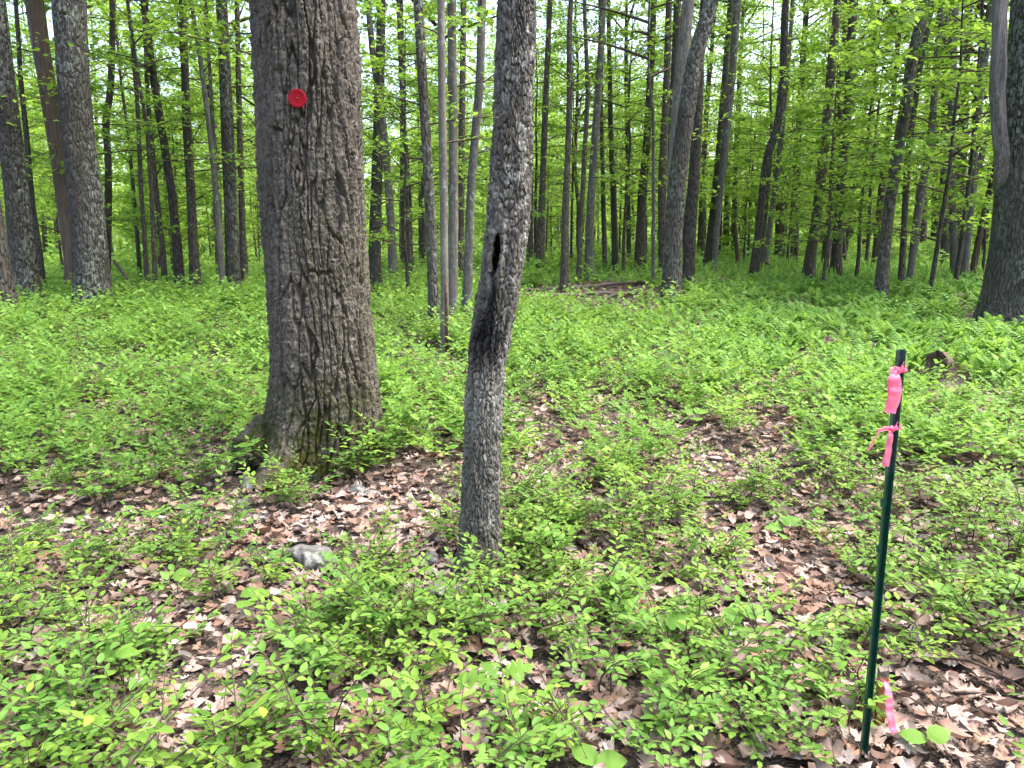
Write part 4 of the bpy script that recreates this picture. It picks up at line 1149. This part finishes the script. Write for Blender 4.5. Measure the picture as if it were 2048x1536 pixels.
tV = np.array([[-.006, 0, 0], [.005, 0, .003], [0, 0, -.005], [0, 1, 0], [.0, .45, 0], [.004, .5, .002], [.26, .8, .1], [0, .6, 0], [-.003, .64, .002], [-.2, .92, -.08]])
tT = np.array([[0, 1, 3], [1, 2, 3], [2, 0, 3], [4, 5, 6], [7, 8, 9]])
V2, T2, t2 = stamp(tV, tT, tw - [0, 0, .02], np.tile([0., 0, 1.0], (m, 1)) + RNG.normal(size=(m, 3)) * .3, RNG.normal(size=(m, 3)) * [1, 1, .05], RNG.uniform(.10, .38, m), np.full(m, -1.0))
V, T, t = join([(V, T, t), (V2, T2, t2)])
stemface = (t[T[:, 0]] < -.5).astype(int)
o = new_obj('undergrowth', make_mesh('undergrowth', V, T, [M['shrub'], M['stem']], tint=np.maximum(t, 0), midx=stemface))
tag(o, 'bright green carpet of low shrubs spreading back under the trees', 'undergrowth', None, 'stuff')
print('undergrowth tris', len(T))

# ------------------------------------------------------------------ ferns
def frond_geo(L, npin, tri=True, seed=0):
    """arching frond along +Y/+Z with paired tapering leaflets"""
    t = np.linspace(.16, 1, npin)
    y = L * (.80 * t - .12 * t ** 3); z = L * (.72 * t - .42 * t ** 2.2)
    V, T = [], []
    for i in range(npin):
        w = L * .20 * (math.sin(math.pi * min(1, (t[i] * .86 + .10))) ** .8) * (1 - .25 * t[i])
        hw = L / npin * .24
        for sg in (-1, 1):
            b = len(V)
            V += [(0, y[i] - hw, z[i]), (0, y[i] + hw, z[i] + hw * .2), (sg * w * .6, y[i] + hw * 1.6, z[i] - .02 * L), (sg * w, y[i] + hw * 1.2, z[i] - .05 * L)]
            T += [(b, b + 1, b + 2), (b, b + 2, b + 3)] if tri else [(b, b + 1, b + 3)]
    b = len(V)
    ys, zs = np.array([0, .3, .7, 1]), None
    V += [(-.003, 0, 0), (.003, 0, 0), (0, L * (.80 * .5 - .12 * .125), L * (.72 * .5 - .42 * .5 ** 2.2)), (0, y[-1], z[-1])]
    T += [(b, b + 1, b + 2), (b, b + 2, b + 3), (b + 1, b + 3, b + 2)]
    return np.array(V), np.array(T)
def fern_plant(rg, h, npin, nf, tri=True):
    parts = []
    for i in range(nf):
        V, T = frond_geo(h * rg.uniform(.75, 1.2), npin, tri)
        a = i * 6.28 / nf + rg.uniform(-.5, .5); e = rg.uniform(.20, .85)
        y, z = V[:, 1].copy(), V[:, 2].copy()
        V[:, 1] = y * math.cos(e) - z * math.sin(e) * .9; V[:, 2] = y * math.sin(e) * .9 + z * math.cos(e)
        x, y = V[:, 0].copy(), V[:, 1].copy()
        V[:, 0] = x * math.cos(a) - y * math.sin(a); V[:, 1] = x * math.sin(a) + y * math.cos(a)
        parts.append((V + [rg.normal() * .05, rg.normal() * .05, 0], T, np.full(len(V), np.clip(rg.normal(.5, .25), 0, 1))))
    return parts
FERNS = [fern_plant(np.random.default_rng(700 + k), .33, 12, 7) for k in range(5)]
FERN_ME = []
for f in FERNS: FERN_ME.append([make_mesh('frond', v, t, M['fern'], tint=ti) for v, t, ti in f])
fp = scatter(6.0, 12.0, 26.0, .64)
fp = fp[(RNG.uniform(0, 1, len(fp)) < fern_zone(fp) * (.35 + .65 * cover(fp))) & clear_of_trunks(fp, .05)]
fp = fp[np.argsort(np.hypot(fp[:, 0], fp[:, 1]))]
pxx, pyy, _ = project(fp)
fp_in = fp[(pxx < 2080)]; fp_out = fp[(pxx >= 2080)]
NF = 110
for i in range(min(NF, len(fp_in))):
    k = i % 5; s = float(rg.uniform(.75, 1.2))
    root = new_obj('fern', None, None, fp_in[i]); root.scale = (s,) * 3; root.rotation_euler = (0, 0, float(rg.uniform(0, 6.28)))
    tag(root, 'feathery pale green fern ' + ('close to the foot of the broad trunk' if np.hypot(fp_in[i][0] - 6.8, fp_in[i][1] - 10) < 1.6 else landmark(fp_in[i]).replace('on the leaf litter', 'in the open fern bed')), 'fern', 'ferns in the fern bed')
    for me in FERN_ME[k]: new_obj('frond', me, root)
def fern_mass(points, npin, nf, h, seed, tri):
    rg = np.random.default_rng(seed); out = []
    tp = [join(fern_plant(np.random.default_rng(seed * 10 + k), h, npin, nf, tri)) for k in range(5)]
    ks = rg.integers(0, 5, len(points))
    for k in range(5):
        sel = points[ks == k]; m = len(sel)
        if not m: continue
        a = rg.uniform(0, 6.28, m)
        v, t, ti = stamp(tp[k][0], tp[k][1], sel, np.stack([np.cos(a), np.sin(a), 0 * a], 1), np.tile([0., 0, 1], (m, 1)), rg.uniform(.7, 1.2, m), None)
        tint = np.clip(np.tile(tp[k][2], m) + .15 * np.repeat(rg.normal(size=m), len(tp[k][0])), 0, 1)
        out.append((v, t, tint))
    return join(out)
ff = scatter(12, 18, 16.0, .62); ff = ff[(RNG.uniform(0, 1, len(ff)) < fern_zone(ff) * (.3 + .7 * cover(ff))) & clear_of_trunks(ff)]
fr = np.concatenate([fp_in[NF:], fp_out])
print('ferns', len(fp_in), len(fr), len(ff))
V, T, t = join([fern_mass(fr, 10, 6, .33, 3, True), fern_mass(ff, 7, 6, .38, 4, False)])
print('fern tris', len(T))
o = new_obj('fern_bed', make_mesh('fern_bed', V, T, M['fern'], tint=t))
tag(o, 'dense feathery mass of pale green ferns round the trunks', 'fern bed', None, 'stuff')

# pale woodland grass further back
gp = scatter(14.5, 44, 34.0, .72)
px, py, _ = project(gp)
gk = (RNG.uniform(0, 1, len(gp)) < (.85 * sstep(980, 1100, px) + .45 * (1 - sstep(560, 700, px)))) & (cover(gp) > .35)
gp = gp[gk]; m = len(gp)
gV = np.array([[-.035, 0, 0], [.035, 0, 0], [.02, .6, .10], [0, 1, .35]]); gT = np.array([[0, 1, 2], [0, 2, 3]])
V, T, t = stamp(gV, gT, gp - [0, 0, .02], np.stack([RNG.normal(size=m) * .35, RNG.normal(size=m) * .35, np.ones(m)], 1), RNG.normal(size=(m, 3)) * [1, 1, .1],
                np.stack([np.full(m, 1.6), RNG.uniform(.16, .36, m), RNG.uniform(.1, .3, m)], 1), np.clip(RNG.normal(.55, .25, m), 0, 1))
o = new_obj('grass', make_mesh('grass', V, T, M['grass'], tint=t))
tag(o, 'pale green woodland grass behind the fallen logs', 'grass', None, 'stuff')
print('grass', m)


# ------------------------------------------------------------------ leaf litter
def litter():
    sets = [scatter(1.5, 4.2, 560, .66), scatter(4.2, 8, 290, .64), scatter(8, 17, 36, .62)]
    px, py, zc = project(sets[2])
    sets[2] = sets[2][RNG.uniform(0, 1, len(sets[2])) < 1.25 - cover(sets[2])]
    P = np.concatenate(sets)
    d = np.hypot(P[:, 0], P[:, 1])
    n = len(P)
    az = RNG.uniform(0, 6.28, n)
    D = np.stack([np.cos(az), np.sin(az), RNG.normal(size=n) * .15], 1)
    N = np.array([0, 0, 1.]) + RNG.normal(size=(n, 3)) * [.20, .20, 0]
    S = RNG.uniform(.040, .112, n) * np.where(d > 8, 1.35, 1.0)
    P = P + np.stack([0 * d, 0 * d, RNG.uniform(.002, .028, n)], 1)
    ti = np.clip(RNG.beta(1.6, 1.5, n), 0, 1)
    k = RNG.integers(0, len(DEAD), n)
    px, py, zc = project(P)
    inf = (px > 0) & (px < 2048) & (py < 1536) & (cover(P) < .62)
    idx = np.argsort(np.where(inf, d, 99))[:300]
    singles = [make_mesh('dead_leaf', *t, M['litter_one'], smooth=True) for t in DEAD]
    for i in idx:
        leaf_obj('dead_leaf', singles[k[i]], ground, P[i] + [0, 0, .012], D[i], N[i], float(S[i]))
    m = np.ones(n, bool); m[idx] = False
    parts = []
    for q in range(len(DEAD)):
        s = m & (k == q)
        parts.append(stamp(*DEAD_S[q], P[s], D[s], N[s], S[s], ti[s]))
    V, T, t = join(parts)
    print('litter', n, 'tris', len(T))
    o = new_obj('leaf_litter', make_mesh('leaf_litter', V, T, M['litter'], tint=t, smooth=True), ground)
    o['kind'] = 'stuff'
litter()

# ------------------------------------------------------------------ broad-leaved seedlings
def seedling(name, pxy, h, leaves, outline, size, label, seed):
    rg = np.random.default_rng(seed)
    b = place(*pxy)
    root = new_obj(name, None, None, b); tag(root, label, 'seedling')
    t = np.linspace(0, 1, 4)
    V, T = tube(np.stack([.015 * np.sin(t * 3), .01 * t, h * t - .02], 1), np.linspace(.003, .0018, 4), 6)
    new_obj('stem', make_mesh('stem', V, T, M['stem'], smooth=True), root)
    me = make_mesh('leaf', *lobed(outline, .05, -.12, .05, seed, .006), M['seedling'])
    for i in range(leaves):
        a = i * 2.3 + rg.uniform(-.3, .3); e = rg.uniform(-.05, .3)
        hh = h * (1 - .12 * (i % 3))
        leaf_obj('leaf', me, root, (0, 0, hh), (math.cos(a) * math.cos(e), math.sin(a) * math.cos(e), math.sin(e)), (rg.normal() * .2, -.35 + rg.normal() * .15, 1), size * rg.uniform(.75, 1.1))
    return root
ROUND = [(0, .02), (.08, .20), (.25, .36), (.45, .40), (.65, .34), (.85, .18), (1, 0)]
seedling('oak_seedling', (1000, 1440), .17, 6, OAK, .14, 'oak seedling with large yellow-green lobed leaves', 1)
seedling('seedling', (350, 1200), .12, 2, ROUND, .085, 'seedling with one pair of round leaves beside the litter gap', 2)
seedling('seedling', (505, 1235), .11, 3, ROUND, .10, 'low round-leaved seedling below the lichened rock', 3)
seedling('seedling', (1130, 1085), .13, 3, OVAL, .12, 'thin oval-leaved seedling beside the hollow trunk foot', 4)
seedling('seedling', (1250, 1235), .15, 4, OVAL, .12, 'oval-leaved seedling among huckleberry shrubs', 5)
seedling('seedling', (1190, 1560), .06, 2, ROUND, .10, 'yellowish round-leaved seedling at the picture border', 6)
seedling('seedling', (1850, 1520), .08, 2, ROUND, .09, 'small round-leaved seedling by the pink-flagged stake', 7)
seedling('seedling', (110, 1440), .08, 3, ROUND, .10, 'flat round-leaved seedling among thin twigs', 8)
seedling('seedling', (1390, 860), .14, 4, ROUND, .11, 'dark green broad-leaved seedling at a litter gap', 9)

rgs = np.random.default_rng(42)
for i, q in enumerate([(1090, 1150), (1340, 1060), (1560, 1130), (690, 1220), (300, 1080), (150, 1170), (1180, 880), (1480, 1320), (1330, 1340), (240, 1420), (900, 930), (1900, 1180), (1660, 960), (420, 880), (1170, 760), (1300, 990)]):
    sd_root = seedling('seedling', q, float(rgs.uniform(.10, .22)), int(rgs.integers(3, 7)), (OVAL, ROUND, MAPLE)[i % 3], float(rgs.uniform(.06, .10)),
             ('narrow', 'round', 'lobed')[i % 3] + '-leaved young seedling ' + landmark(place(*q)), 60 + i)
    sd_root['group'] = 'young seedlings on the leaf litter'
# ------------------------------------------------------------------ rocks, logs, branches
def rock(pxy, size, label, seed, sink=.35, rotz=0.0, name='rock', sharp=.3):
    b = place(*pxy); n_a, n_b = 40, 26
    th, ph = np.meshgrid(np.linspace(0, 2 * np.pi, n_a, endpoint=False), np.linspace(.03, np.pi - .03, n_b))
    dx, dy, dz = np.cos(th) * np.sin(ph), np.sin(th) * np.sin(ph), np.cos(ph)
    rr = np.ones_like(dx)
    rgk = np.random.default_rng(seed)
    for _ in range(9):                                   # flat facets
        nn = norm(rgk.normal(size=3)); dd = rgk.uniform(.62, .92)
        pr = dx * nn[0] + dy * nn[1] + dz * nn[2]
        rr = np.minimum(rr, np.where(pr > .05, dd / np.maximum(pr, .05), 9))
    rr = rr * (1 + .10 * fbm(dx * 3, dy * 3, dz * 3, seed, 4))
    V = np.stack([dx * rr * size[0], dy * rr * size[1], dz * rr * size[2]], -1).reshape(-1, 3)
    o = new_obj(name, make_mesh(name, V, grid_tris(n_b, n_a)[:, ::-1], M['rock'], smooth=True), None, b + [0, 0, size[2] * (1 - 2 * sink) * .9])
    o.rotation_euler = (0, 0, rotz)
    tag(o, label, 'rock')
rock((620, 1130), (.125, .09, .085), 'broad lichen-speckled grey rock lying in dead leaves', 1)
rock((497, 985), (.035, .035, .075), 'upright pale stone chip propped against the mossy root', 2, .25)
rock((484, 1010), (.045, .035, .03), 'small pale stone below the upright chip', 3)
rock((522, 1038), (.06, .04, .025), 'flat white stone at the tip of the mossy root', 4)
rock((862, 1128), (.045, .04, .05), 'small pale stone standing near the hollow trunk foot', 5)
rock((906, 1140), (.045, .04, .045), 'grey stone touching the hollow trunk foot', 6)
rock((712, 985), (.06, .05, .04), 'blue-grey stone at the foot of the huge oak', 7)
rock((742, 990), (.06, .035, .025), 'thin pale stone beside the blue-grey stone', 8)
rock((880, 1180), (.08, .06, .03), 'half-buried pale stone below the hollow trunk', 9)
rock((590, 1200), (.06, .05, .025), 'half-buried flat stone below the lichen-speckled rock', 10)

def log(a, b, r0, r1, label, mat='log', name='log', cat='log', lift=.6, bendz=0.0, seed=0, twigs=0):
    A, B = place(*a), place(*b)
    rg = np.random.default_rng(seed)
    t = np.linspace(0, 1, 26)
    P = A + (B - A) * t[:, None]
    L = np.linalg.norm(B - A)
    P[:, 0] += .03 * L * vn(t * 3 + seed, 0 * t, 0, seed); P[:, 1] += .03 * L * vn(t * 3, 0 * t + 5, 0, seed)
    g = ground_z(P[:, 0], P[:, 1])
    R = (r0 + (r1 - r0) * t) * (1 + .16 * vn(t * 9, 0 * t, 0, seed + 1))
    P[:, 2] = g * .35 + np.linspace(g[0], g[-1], 26) * .65 + R * lift + bendz * np.sin(t * np.pi)
    V, T = tube(P - A, R, 12, True)
    V = V * 1.0
    o = new_obj(name, None, None, A); tag(o, label, cat)
    new_obj('stem', make_mesh('stem', V, T, M[mat], smooth=True), o)
    for i in range(twigs):
        u = rg.uniform(.2, .95); p0 = np.array([np.interp(u, t, P[:, c]) for c in range(3)]) - A
        d = norm((B - A) / L * .8 + rg.normal(size=3) * [.6, .6, .25]); l = L * rg.uniform(.15, .4)
        q = np.array([p0, p0 + d * l * .5 + [0, 0, .02], p0 + d * l + rg.normal(size=3) * .03]); 
        gz = ground_z(q[:, 0] + A[0], q[:, 1] + A[1]) - A[2]; q[:, 2] = np.maximum(q[:, 2], gz + .006)
        v, tt = tube(q, np.array([.5, .35, .12]) * (r0 + r1) / 2, 5)
        new_obj('twig', make_mesh('twig', v, tt, M[mat], smooth=True), o)
log((1140, 580), (1338, 567), .044, .034, 'long pale fallen log behind the slim trunks', seed=1, bendz=.05)
log((1352, 569), (1498, 563), .05, .04, 'pale fallen log lying beyond the blue-green lichen trunk', seed=2, bendz=.03)
log((1000, 585), (1130, 578), .04, .032, 'brown fallen log reaching the dark slim trunk', seed=3)
log((1060, 596), (1170, 592), .05, .035, 'low dark fallen branch in the bare leaf patch', seed=4, twigs=2, name='fallen_branch', cat='branch')
log((1150, 590), (1290, 588), .045, .03, 'knobbly grey fallen branch in the bare leaf patch', seed=5, twigs=3, name='fallen_branch', cat='branch')
log((1200, 600), (1300, 586), .03, .02, 'thin pale fallen branch crossing the bare leaf patch', seed=6, name='fallen_branch', cat='branch', bendz=.05)
log((1890, 598), (1952, 594), .06, .05, 'short pale log lying in the ferns by the broad trunk', seed=7)
log((1640, 562), (1715, 566), .05, .04, 'weathered log end behind the fern bed', seed=8)
log((1605, 570), (1662, 584), .02, .012, 'thin dark stick lying on top of the ferns', 'twig', 'fallen_branch', 'branch', bendz=.12, seed=9)
log((788, 716), (872, 684), .035, .025, 'pale broken branch leading to the four-stem clump', seed=10, name='fallen_branch', cat='branch')
log((560, 1090), (690, 1084), .010, .008, 'straight dark stick lying above the lichen-speckled rock', 'twig', 'fallen_branch', 'branch', seed=11)
log((230, 592), (420, 575), .05, .04, 'long grey log in the far leaf bed', seed=12)
log((1850, 1318), (2060, 1395), .006, .005, 'long dark twig running over dead leaves past the stake', 'twig', 'fallen_branch', 'branch', seed=13, bendz=.05, twigs=4)
log((1905, 1395), (2070, 1440), .006, .004, 'second dark twig lying below the long one', 'twig', 'fallen_branch', 'branch', seed=14, bendz=.03, twigs=2)
log((1755, 1296), (1860, 1306), .005, .004, 'short dark twig behind the green post', 'twig', 'fallen_branch', 'branch', seed=15, bendz=.03)
log((1985, 1290), (2060, 1340), .005, .003, 'fine twig with side shoots among dead leaves', 'twig', 'fallen_branch', 'branch', seed=16, bendz=.06, twigs=4)
log((640, 1390), (560, 1480), .006, .004, 'dark twig lying under foreground shrubs', 'twig', 'fallen_branch', 'branch', seed=17, bendz=.02, twigs=2)
log((1400, 1400), (1470, 1460), .006, .004, 'slim crooked twig across pale dead leaves', 'twig', 'fallen_branch', 'branch', seed=18, bendz=.02, twigs=2)
log((330, 1215), (420, 1200), .010, .008, 'short thick twig in the litter gap', 'twig', 'fallen_branch', 'branch', seed=19)

# leaning dead pole
def pole(a, b, w, label):
    A = place(*a); B = at_depth(b[0], b[1], A[1] + .6)
    t = np.linspace(-.05, 1, 8)[:, None]
    V, T = tube((B - A) * t, np.linspace(w, w * .7, 8), 8, True)
    o = new_obj('dead_pole', None, None, A); tag(o, label, 'dead pole')
    new_obj('stem', make_mesh('stem', V, T, M['deadwood'], smooth=True), o)
pole((288, 601), (228, 522), .045, 'dead brown pole leaning towards the thick lichen trunk')
pole((1558, 545), (1530, 522), .03, 'dead stick slanting off the split brown trunk')

# charred stump end by the ferns
def chunk():
    A = place(1868, 765)
    t = np.linspace(0, 1, 24)
    d = norm(np.array([.55, .75, .02])); P = A + d * (t * .46)[:, None] + [0, 0, .10]
    P[:, 2] = A[2] + .20 - .05 * t
    rr = .105 * (1 - .12 * t)
    V, T = tube(P - A, rr, 28)
    k = V.reshape(24, 28, 3); th = np.linspace(0, 6.28, 28)
    k += (k - (P - A)[:, None]) * (.16 * vn(np.cos(th)[None] * 2, np.sin(th)[None] * 2, t[:, None] * 3, 8) + .10 * vn(np.cos(th)[None] * 7, np.sin(th)[None] * 7, t[:, None] * 2, 9))[..., None]
    k[0] += d * (.04 * vn(np.cos(th) * 2, np.sin(th) * 2, 0, 2))[:, None]
    ring = k[0].mean(0) + (k[0] - k[0].mean(0)) * .55 + d * .05
    V = np.concatenate([k.reshape(-1, 3), ring, [ring.mean(0) + d * .03]])
    n0 = 24 * 28; a = np.arange(28); b = (a + 1) % 28
    T = np.concatenate([T, np.stack([a, n0 + a, b], 1), np.stack([b, n0 + a, n0 + b], 1), np.stack([n0 + a, np.full(28, n0 + 28), n0 + b], 1)])
    o = new_obj('log', None, None, A); tag(o, 'short dark rotten log end poking out of the ferns', 'log')
    new_obj('stem', make_mesh('stem', V, T, M['deadwood'], smooth=True), o)
chunk()

# ------------------------------------------------------------------ green steel post with pink ribbons, painted stake
def strip(path, width, wdir, thick=.0006):
    P = np.asarray(path, float); n = len(P); w = np.asarray(width, float) * np.ones(n)
    wd = norm(np.asarray(wdir, float) * np.ones((n, 3)))
    tg = norm(np.gradient(P, axis=0)); nn = norm(np.cross(tg, wd))
    P = P + nn * (.0035 * vn(np.arange(n) * .9, 0, 0, n + float(w[0]) * 900))[:, None]
    rows = np.stack([P - wd * w[:, None] / 2 + nn * (.003 * vn(np.arange(n) * .8, 3, 0, 2))[:, None], P - wd * w[:, None] * .17 + nn * .003, P + wd * w[:, None] * .17 - nn * .003, P + wd * w[:, None] / 2], 1)
    V = rows.reshape(-1, 3); T = []
    for i in range(n - 1):
        for j in range(3):
            a = i * 4 + j
            T += [(a, a + 1, a + 5), (a, a + 5, a + 4)]
    return V, np.array(T)
def smooth_path(K, n=22):
    K = np.asarray(K, float); t = np.linspace(0, 1, len(K)); tt = np.linspace(0, 1, n)
    f = np.stack([np.interp(np.linspace(0, 1, 200), t, K[:, c]) for c in range(3)], 1)
    k = np.hanning(41); k /= k.sum()
    f = np.stack([np.convolve(np.pad(f[:, c], 20, mode='reflect', reflect_type='odd'), k, 'valid') for c in range(3)], 1)
    return np.stack([np.interp(tt, np.linspace(0, 1, 200), f[:, c]) for c in range(3)], 1)

PB = place(1724, 1525)
PY = PB[1]
PTOP = at_depth(1801, 699, PY)
def post():
    root = new_obj('steel_post', None, None, PB); tag(root, 'dark green steel garden post tied with pink ribbons', 'post')
    H = PTOP[2] - PB[2]
    dx = PTOP[0] - PB[0]
    prof = [(-.0125, -.010), (-.0105, -.010), (-.0065, .006), (.0065, .006), (.0105, -.010), (.0125, -.010), (.0085, .0085), (-.0085, .0085)]
    n = len(prof)
    def seg(z0, z1, mat, grow):
        zz = np.linspace(z0, z1, 12)
        V = np.array([[px_ * grow + dx * z / H, py_ * grow, z] for z in zz for px_, py_ in prof])
        T = grid_tris(12, n)
        top = len(V) - n; bot = 0
        T = np.concatenate([T, [[top + a, top + b, top + c_] for a, b, c_ in ((0, 1, 7), (1, 2, 7), (2, 6, 7), (2, 3, 6), (3, 4, 6), (4, 5, 6))]])
        return make_mesh('shaft', V, T, M[mat])
    new_obj('shaft', seg(-.25, H - .36, 'post', .88), root)
    o = new_obj('upper_shaft', seg(H - .36, H, 'post_top', .94), root); o['label'] = 'worn grey-green upper end of the post'
    for z in (H - .46, H - .60, H - .86):
        V = np.array([[x + dx * z / H, y, z + zz] for zz in (0, .012, .022) for x, y in ((-.016, -.006), (-.010, -.009), (-.008, .002), (-.016, .002))])
        V[8:, 0] -= .002
        new_obj('lug', make_mesh('lug', V, np.concatenate([grid_tris(3, 4), [[8, 9, 10], [8, 10, 11], [2, 1, 0], [3, 2, 0]]]), M['post']), root)
post()
def W3(px, py, dy=0.0): return at_depth(px, py, PY + dy)
def ribbon(label, knot, pieces, loop_w=.020):
    k = W3(*knot, -.016)
    root = new_obj('ribbon', None, None, k); tag(root, label, 'ribbon')
    th = np.linspace(0, 2 * np.pi, 25)
    cxz = W3(knot[2] if len(knot) > 2 else knot[0], knot[1], 0) if False else W3(knot[0] + 6, knot[1], 0)
    L = np.stack([cxz[0] - k[0] + .0155 * np.cos(th), (0.016) + .0135 * np.sin(th), .004 * np.cos(th) + 0 * th], 1)
    V, T = strip(L, loop_w * (.7 + .3 * np.abs(np.cos(th))), [0, 0, 1])
    new_obj('loop', make_mesh('loop', V, T, M['ribbon'], smooth=True), root)
    for nm, K, wd, wv in pieces:
        P = smooth_path([W3(a, b, c_) for a, b, c_ in K]) - k
        n = len(P); w = np.interp(np.linspace(0, 1, n), np.linspace(0, 1, len(wd)), wd)
        u = np.linspace(0, 1, n)[:, None]
        wdir = np.asarray(wv[0]) * (1 - u) + np.asarray(wv[1]) * u
        V, T = strip(P, w, wdir)
        new_obj(nm, make_mesh(nm, V, T, M['ribbon'], smooth=True), root)
    # knot
    th, ph = np.meshgrid(np.linspace(0, 2 * np.pi, 14, endpoint=False), np.linspace(.05, np.pi - .05, 9))
    rr = 1 + .3 * vn(np.cos(th) * 2, np.sin(th) * 2, ph * 2, 5)
    V = np.stack([np.cos(th) * np.sin(ph) * .009 * rr, np.sin(th) * np.sin(ph) * .006 * rr, np.cos(ph) * .009 * rr], -1).reshape(-1, 3)
    new_obj('knot', make_mesh('knot', V, grid_tris(9, 14)[:, ::-1], M['ribbon'], smooth=True), root)
ribbon('wide pink ribbon tied near the post top and hanging over its side', (1795, 741), [
    ('tail', [(1794, 742, -.018), (1788, 752, -.030), (1793, 775, -.034), (1788, 800, -.032), (1779, 826, -.030)], [.016, .034, .036, .034, .030], ((1, .2, 0), (1, -.1, -.12))),
    ('tail', [(1793, 738, -.016), (1786, 732, -.020), (1783, 760, -.026), (1780, 795, -.024), (1774, 823, -.020)], [.012, .018, .020, .022, .020], ((1, .3, .3), (1, .3, 0))),
    ('bow', [(1795, 742, -.018), (1802, 738, -.022), (1807, 730, -.018)], [.010, .018, .024], ((.4, .3, 1), (.3, .2, 1)))])
ribbon('narrow pink ribbon tied lower on the post with two tails', (1783, 858), [
    ('tail', [(1782, 857, -.018), (1768, 857, -.030), (1757, 862, -.034), (1748, 880, -.036), (1738, 901, -.036)], [.010, .014, .016, .015, .010], ((.1, .3, 1), (1, .2, .5))),
    ('tail', [(1782, 859, -.018), (1780, 872, -.024), (1777, 900, -.024), (1770, 932, -.024)], [.012, .017, .019, .018], ((1, .2, 0), (1, -.2, -.1))),
    ('bow', [(1784, 858, -.018), (1790, 856, -.022), (1795, 850, -.018)], [.008, .016, .020], ((.4, .3, 1), (.3, .2, 1)))], .015)

def stake():
    B = place(1757, 1460); Y = B[1]
    T0 = at_depth(1767, 1338, Y)
    H = T0[2] - B[2]
    root = new_obj('survey_stake', None, None, B); tag(root, 'short wooden survey stake with orange paint at the post foot', 'stake')
    w, d = .014, .010
    rows = np.linspace(-.08, H, 14)
    cs = [(-w, -d), (w, -d), (w, d), (-w, d)]
    V = np.array([[a * (1 + .10 * vn(z * 20, 0, 0, 1)) + (T0[0] - B[0]) * z / H, b, z + (.008 * vn(a * 200, b * 200, 0, 4) if i == 13 else 0)] for i, z in enumerate(rows) for a, b in cs], dtype=float)
    T = np.concatenate([grid_tris(14, 4), [[52, 53, 54], [52, 54, 55]]])
    mi = (V[T[:, 0], 2] > H * .80).astype(int)
    new_obj('shaft', make_mesh('shaft', V, T, [M['orange'], M['log']], midx=mi), root)
    r2 = new_obj('ribbon', None, None, at_depth(1766, 1362, Y)); tag(r2, 'pink ribbon tied round the short stake with a tail on dead leaves', 'ribbon')
    k = np.array(r2.location)
    th = np.linspace(0, 2 * np.pi, 21)
    L = np.stack([.0185 * np.cos(th), .0150 * np.sin(th), .003 * np.sin(th * 2)], 1)
    v, t = strip(L, .024, [0, 0, 1]); new_obj('loop', make_mesh('loop', v, t, M['ribbon'], smooth=True), r2)
    K = [at_depth(1771, 1364, Y - .020), at_depth(1777, 1385, Y - .045), at_depth(1779, 1410, Y - .06), at_depth(1780, 1436, Y - .07), at_depth(1790, 1470, Y - .09)]
    P = smooth_path(K) - k
    v, t = strip(P, np.interp(np.linspace(0, 1, 22), [0, .3, 1], [.014, .026, .025]), [1, .1, -.1])
    new_obj('tail', make_mesh('tail', v, t, M['ribbon'], smooth=True), r2)
stake()
